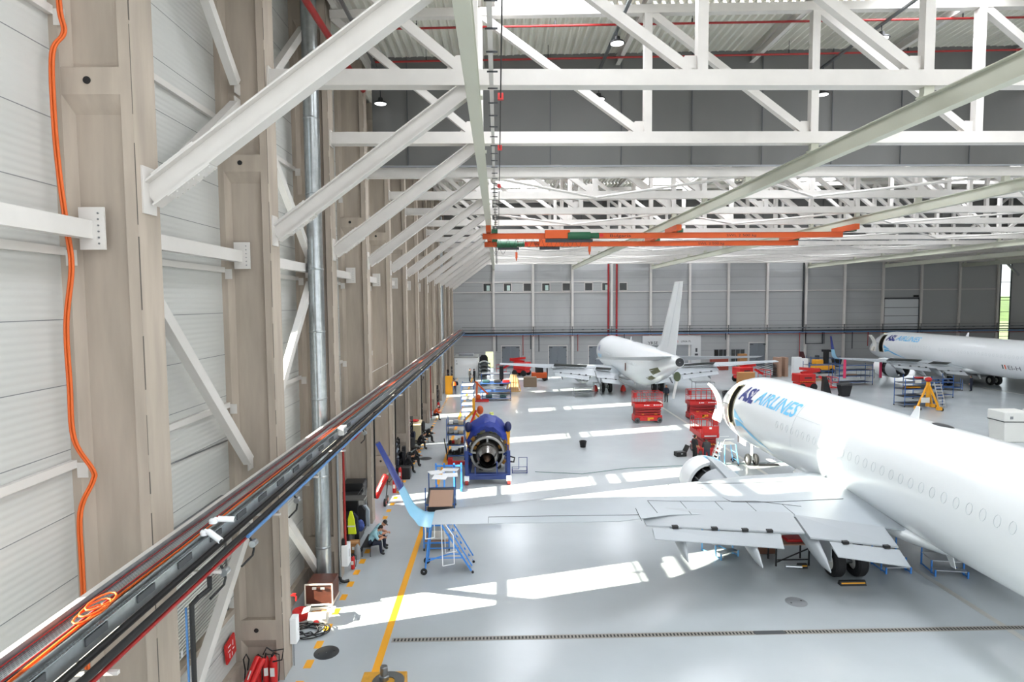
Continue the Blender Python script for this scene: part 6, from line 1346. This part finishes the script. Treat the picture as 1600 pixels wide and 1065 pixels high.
steps((9.0, 24.6, 0), .4, 'light blue work steps under the near wing flap', .9, .8, .5, M('pale blue frame', '#6fb0e0', .4)); steps((15.1, 22.9, 0), 0, 'blue work steps under the belly, nearer the wheels', .95, .6, .5); steps((17.0, 22.6, 0), -.2, 'blue work steps under the belly, farther right', 1.1, .8, .5)
tag(MB().box((14.95, 22.0, 1.1), (.12, .3, .06)).build('warning_flag', orange), 'small orange flag hanging below the belly antenna', 'flag') if False else None
# ------------------------------------------------------------------ bridge cranes
def bridge(Y, x1, hx, label):
    t = thing('bridge_crane', label, 'bridge crane', (0, Y, 0), 0, 'orange bridge cranes'); x0 = -.95; z = 14.72
    MB().bx(x0, x1, -.12, .12, z - .17, z + .17).build('girder', orange, t); MB().bx(x0, x1, -.16, .16, z + .15, z + .19).build('top_flange', M('orange dark', '#b34a14', .5), t)
    for xr in (NODE(0) + .05, NODE(2) + .05, NODE(4) - .6 if x1 > 23 else NODE(4) - 1.6):
        MB().bx(xr - .16, xr + .16, -1.3, 1.5, z + .22, z + .575).build('end_truck', orange, t); MB().bx(xr + .2, xr + .6, -.25, .25, z + .2, z + .45).build('drive_motor', green, t); MB().bx(xr - .1, xr + .1, -.15, .15, z + .17, z + .3).build('hanger', dark_st, t)
    MB().bx(3.15, 4.8, -.5, -.18, z - .2, z + .36).build('control_cabinet', orange, t, bevel=.02); MB().bx(3.2, 4.7, -.45, -.15, z - .42, z - .22).build('trolley', dark_st, t)
    MB().lathe([(.02, -.75), (.26, -.75), (.26, .75), (.02, .75)], (hx, -.35, z - .02), (1, 0, 0), 18).build('hoist_drum', green, t); MB().bx(hx - .7, hx + .9, -.45, -.2, z - .42, z - .24).build('hoist_frame', dark_st, t); MB().lathe([(.02, .75), (.17, .75), (.2, 1.3), (.02, 1.35)], (hx, -.35, z - .02), (1, 0, 0), 14).build('hoist_motor', green, t); MB().bx(hx + 1.32, hx + 1.6, -.42, -.3, z - .1, z + .1).build('brake', red, t)
    MB().tube((hx + .7, -.35, z - .3), (hx + .7, -.35, z - .62), .015, 6).build('rope', black, t); MB().bx(hx + .62, hx + .78, -.42, -.28, z - 1.05, z - .6).lathe([(.03, -1.25), (.06, -1.05)], (hx + .7, -.35, z), n=8).build('hook_block', orange, t)
    m = MB(); x = x0 + .6
    while x < hx: m.path([(x + .5 * k / 6, -.2, z - .2 - .55 * math.sin(PI * k / 6)) for k in range(7)], .012, 4); x += .55
    m.build('festoon_loops', black, t)
    text_on('Bulgaria', .26, lambda x, y: (hx + 2.1 + x, -.126, z - .09 + y), 'lettering', black, t, 1.4); text_on('SWL 2 500 kg', .24, lambda x, y: (15.3 + x, -.126, z - .09 + y), 'lettering', black, t, 2.0); text_on('SPEED', .24, lambda x, y: (17.6 + x, -.126, z - .09 + y), 'lettering', black, t, 1.2) if False else None
bridge(41.0, 23.15, 5.4, 'orange bridge crane with green hoist in the middle, nearer of the two'); bridge(46.8, 23.0, .75, 'orange bridge crane with green hoist near the left wall, farther of the two')

# cart hidden below the wing, behind the access steps
t = rack('parts_cart', 'blue cart with a white tray below the near wing, behind the access steps', (-2.65, 25.8, 0), .0, 1.05, 1.2, 1.3, (.35, 1.1), blue2, board, 'cart')
tag(MB().box((-2.6, 25.85, .42), (.85, .8, .1)).build('parts_tray', offwhite, None, bevel=.02), 'white tray on the low shelf of the cart behind the access steps', 'tray')
# dark jackets and bags about the seated people
JK = [(-6.1, 36.3, 'jacket'), (-6.0, 38.0, 'jacket'), (-6.15, 39.4, 'jacket'), (-5.9, 40.2, 'rucksack'), (-6.0, 41.9, 'jacket'), (-6.15, 43.9, 'jacket'), (-5.8, 44.3, 'rucksack'), (-5.95, 47.6, 'jacket'), (-6.0, 72.0, 'jacket'), (-5.7, 73.4, 'rucksack'), (-5.6, 75.2, 'jacket'), (-5.2, 76.4, 'rucksack')]
WH = ['beside the black storage box', 'behind the nearest seated person in black', 'behind the second seated person in black', 'on the floor between the two seated pairs', 'before the shelf with jackets', 'behind the farther seated pair', 'on the floor by the farther seated pair', 'beyond the cream table', 'beyond the yellow cabinet', 'on the floor beyond the yellow cabinet', 'before the dark shelving far down the wall', 'on the floor before the white container']
qq = random.Random(11)
for (x, y, k), w_ in zip(JK, WH):
    if k == 'jacket':
        h_ = qq.uniform(1.1, 1.5); lab = 'dark jacket over a chair back ' + w_
        t = thing('jacket_chair', lab, 'chair with jacket', (x, y, 0), -PI / 2 + qq.uniform(-.4, .4), 'jackets hung over chairs along the left wall')
        MB().loft([[V3((a * wd, .05 * math.sin(3 * a) + b_ * dp, z)) for a, b_ in ((-1, -1), (-.4, -1.2), (.4, -1.2), (1, -1), (1, 1), (0, 1.3), (-1, 1))] for z, wd, dp in ((.25, .27, .06), (.6, .3, .09), (.95, .28, .1), (1.1, .2, .07))]).build('jacket', [cl_black, cl_navy][qq.randrange(2)], t, 60)
        MB().box((0, .22, .44), (.42, .4, .03)).build('seat', black, t)
        for sx in (-.18, .18):
            MB().tube((sx, .38, .43), (sx, .4, 0), .012, 6).build('leg', dark_st, t); MB().tube((sx, .05, 1.0), (sx, -.02, 0), .012, 6).build('leg', dark_st, t)
    else:
        t = thing('rucksack', 'dark rucksack ' + w_, 'rucksack', (x, y, 0), qq.uniform(0, 3)); MB().ell((0, 0, .28), (.2, .16, .28), 14, 9).build('sack', cl_black, t); MB().ell((0, -.14, .2), (.13, .06, .14), 10, 7).build('pocket', cl_navy, t); MB().path([(-.08, .12, .5), (-.1, .2, .3), (-.08, .14, .08)], .015, 6).build('strap', black, t)
t = thing('junction_box', 'grey junction box fixed to the cable tray beside the galvanised duct', 'junction box', (-5.28, 20.6, 6.12)); MB().box((0, 0, 0), (.2, .5, .26)).build('case', offwhite, t, bevel=.01); MB().box((.11, 0, .0), (.02, .35, .16)).build('lid', grey, t)
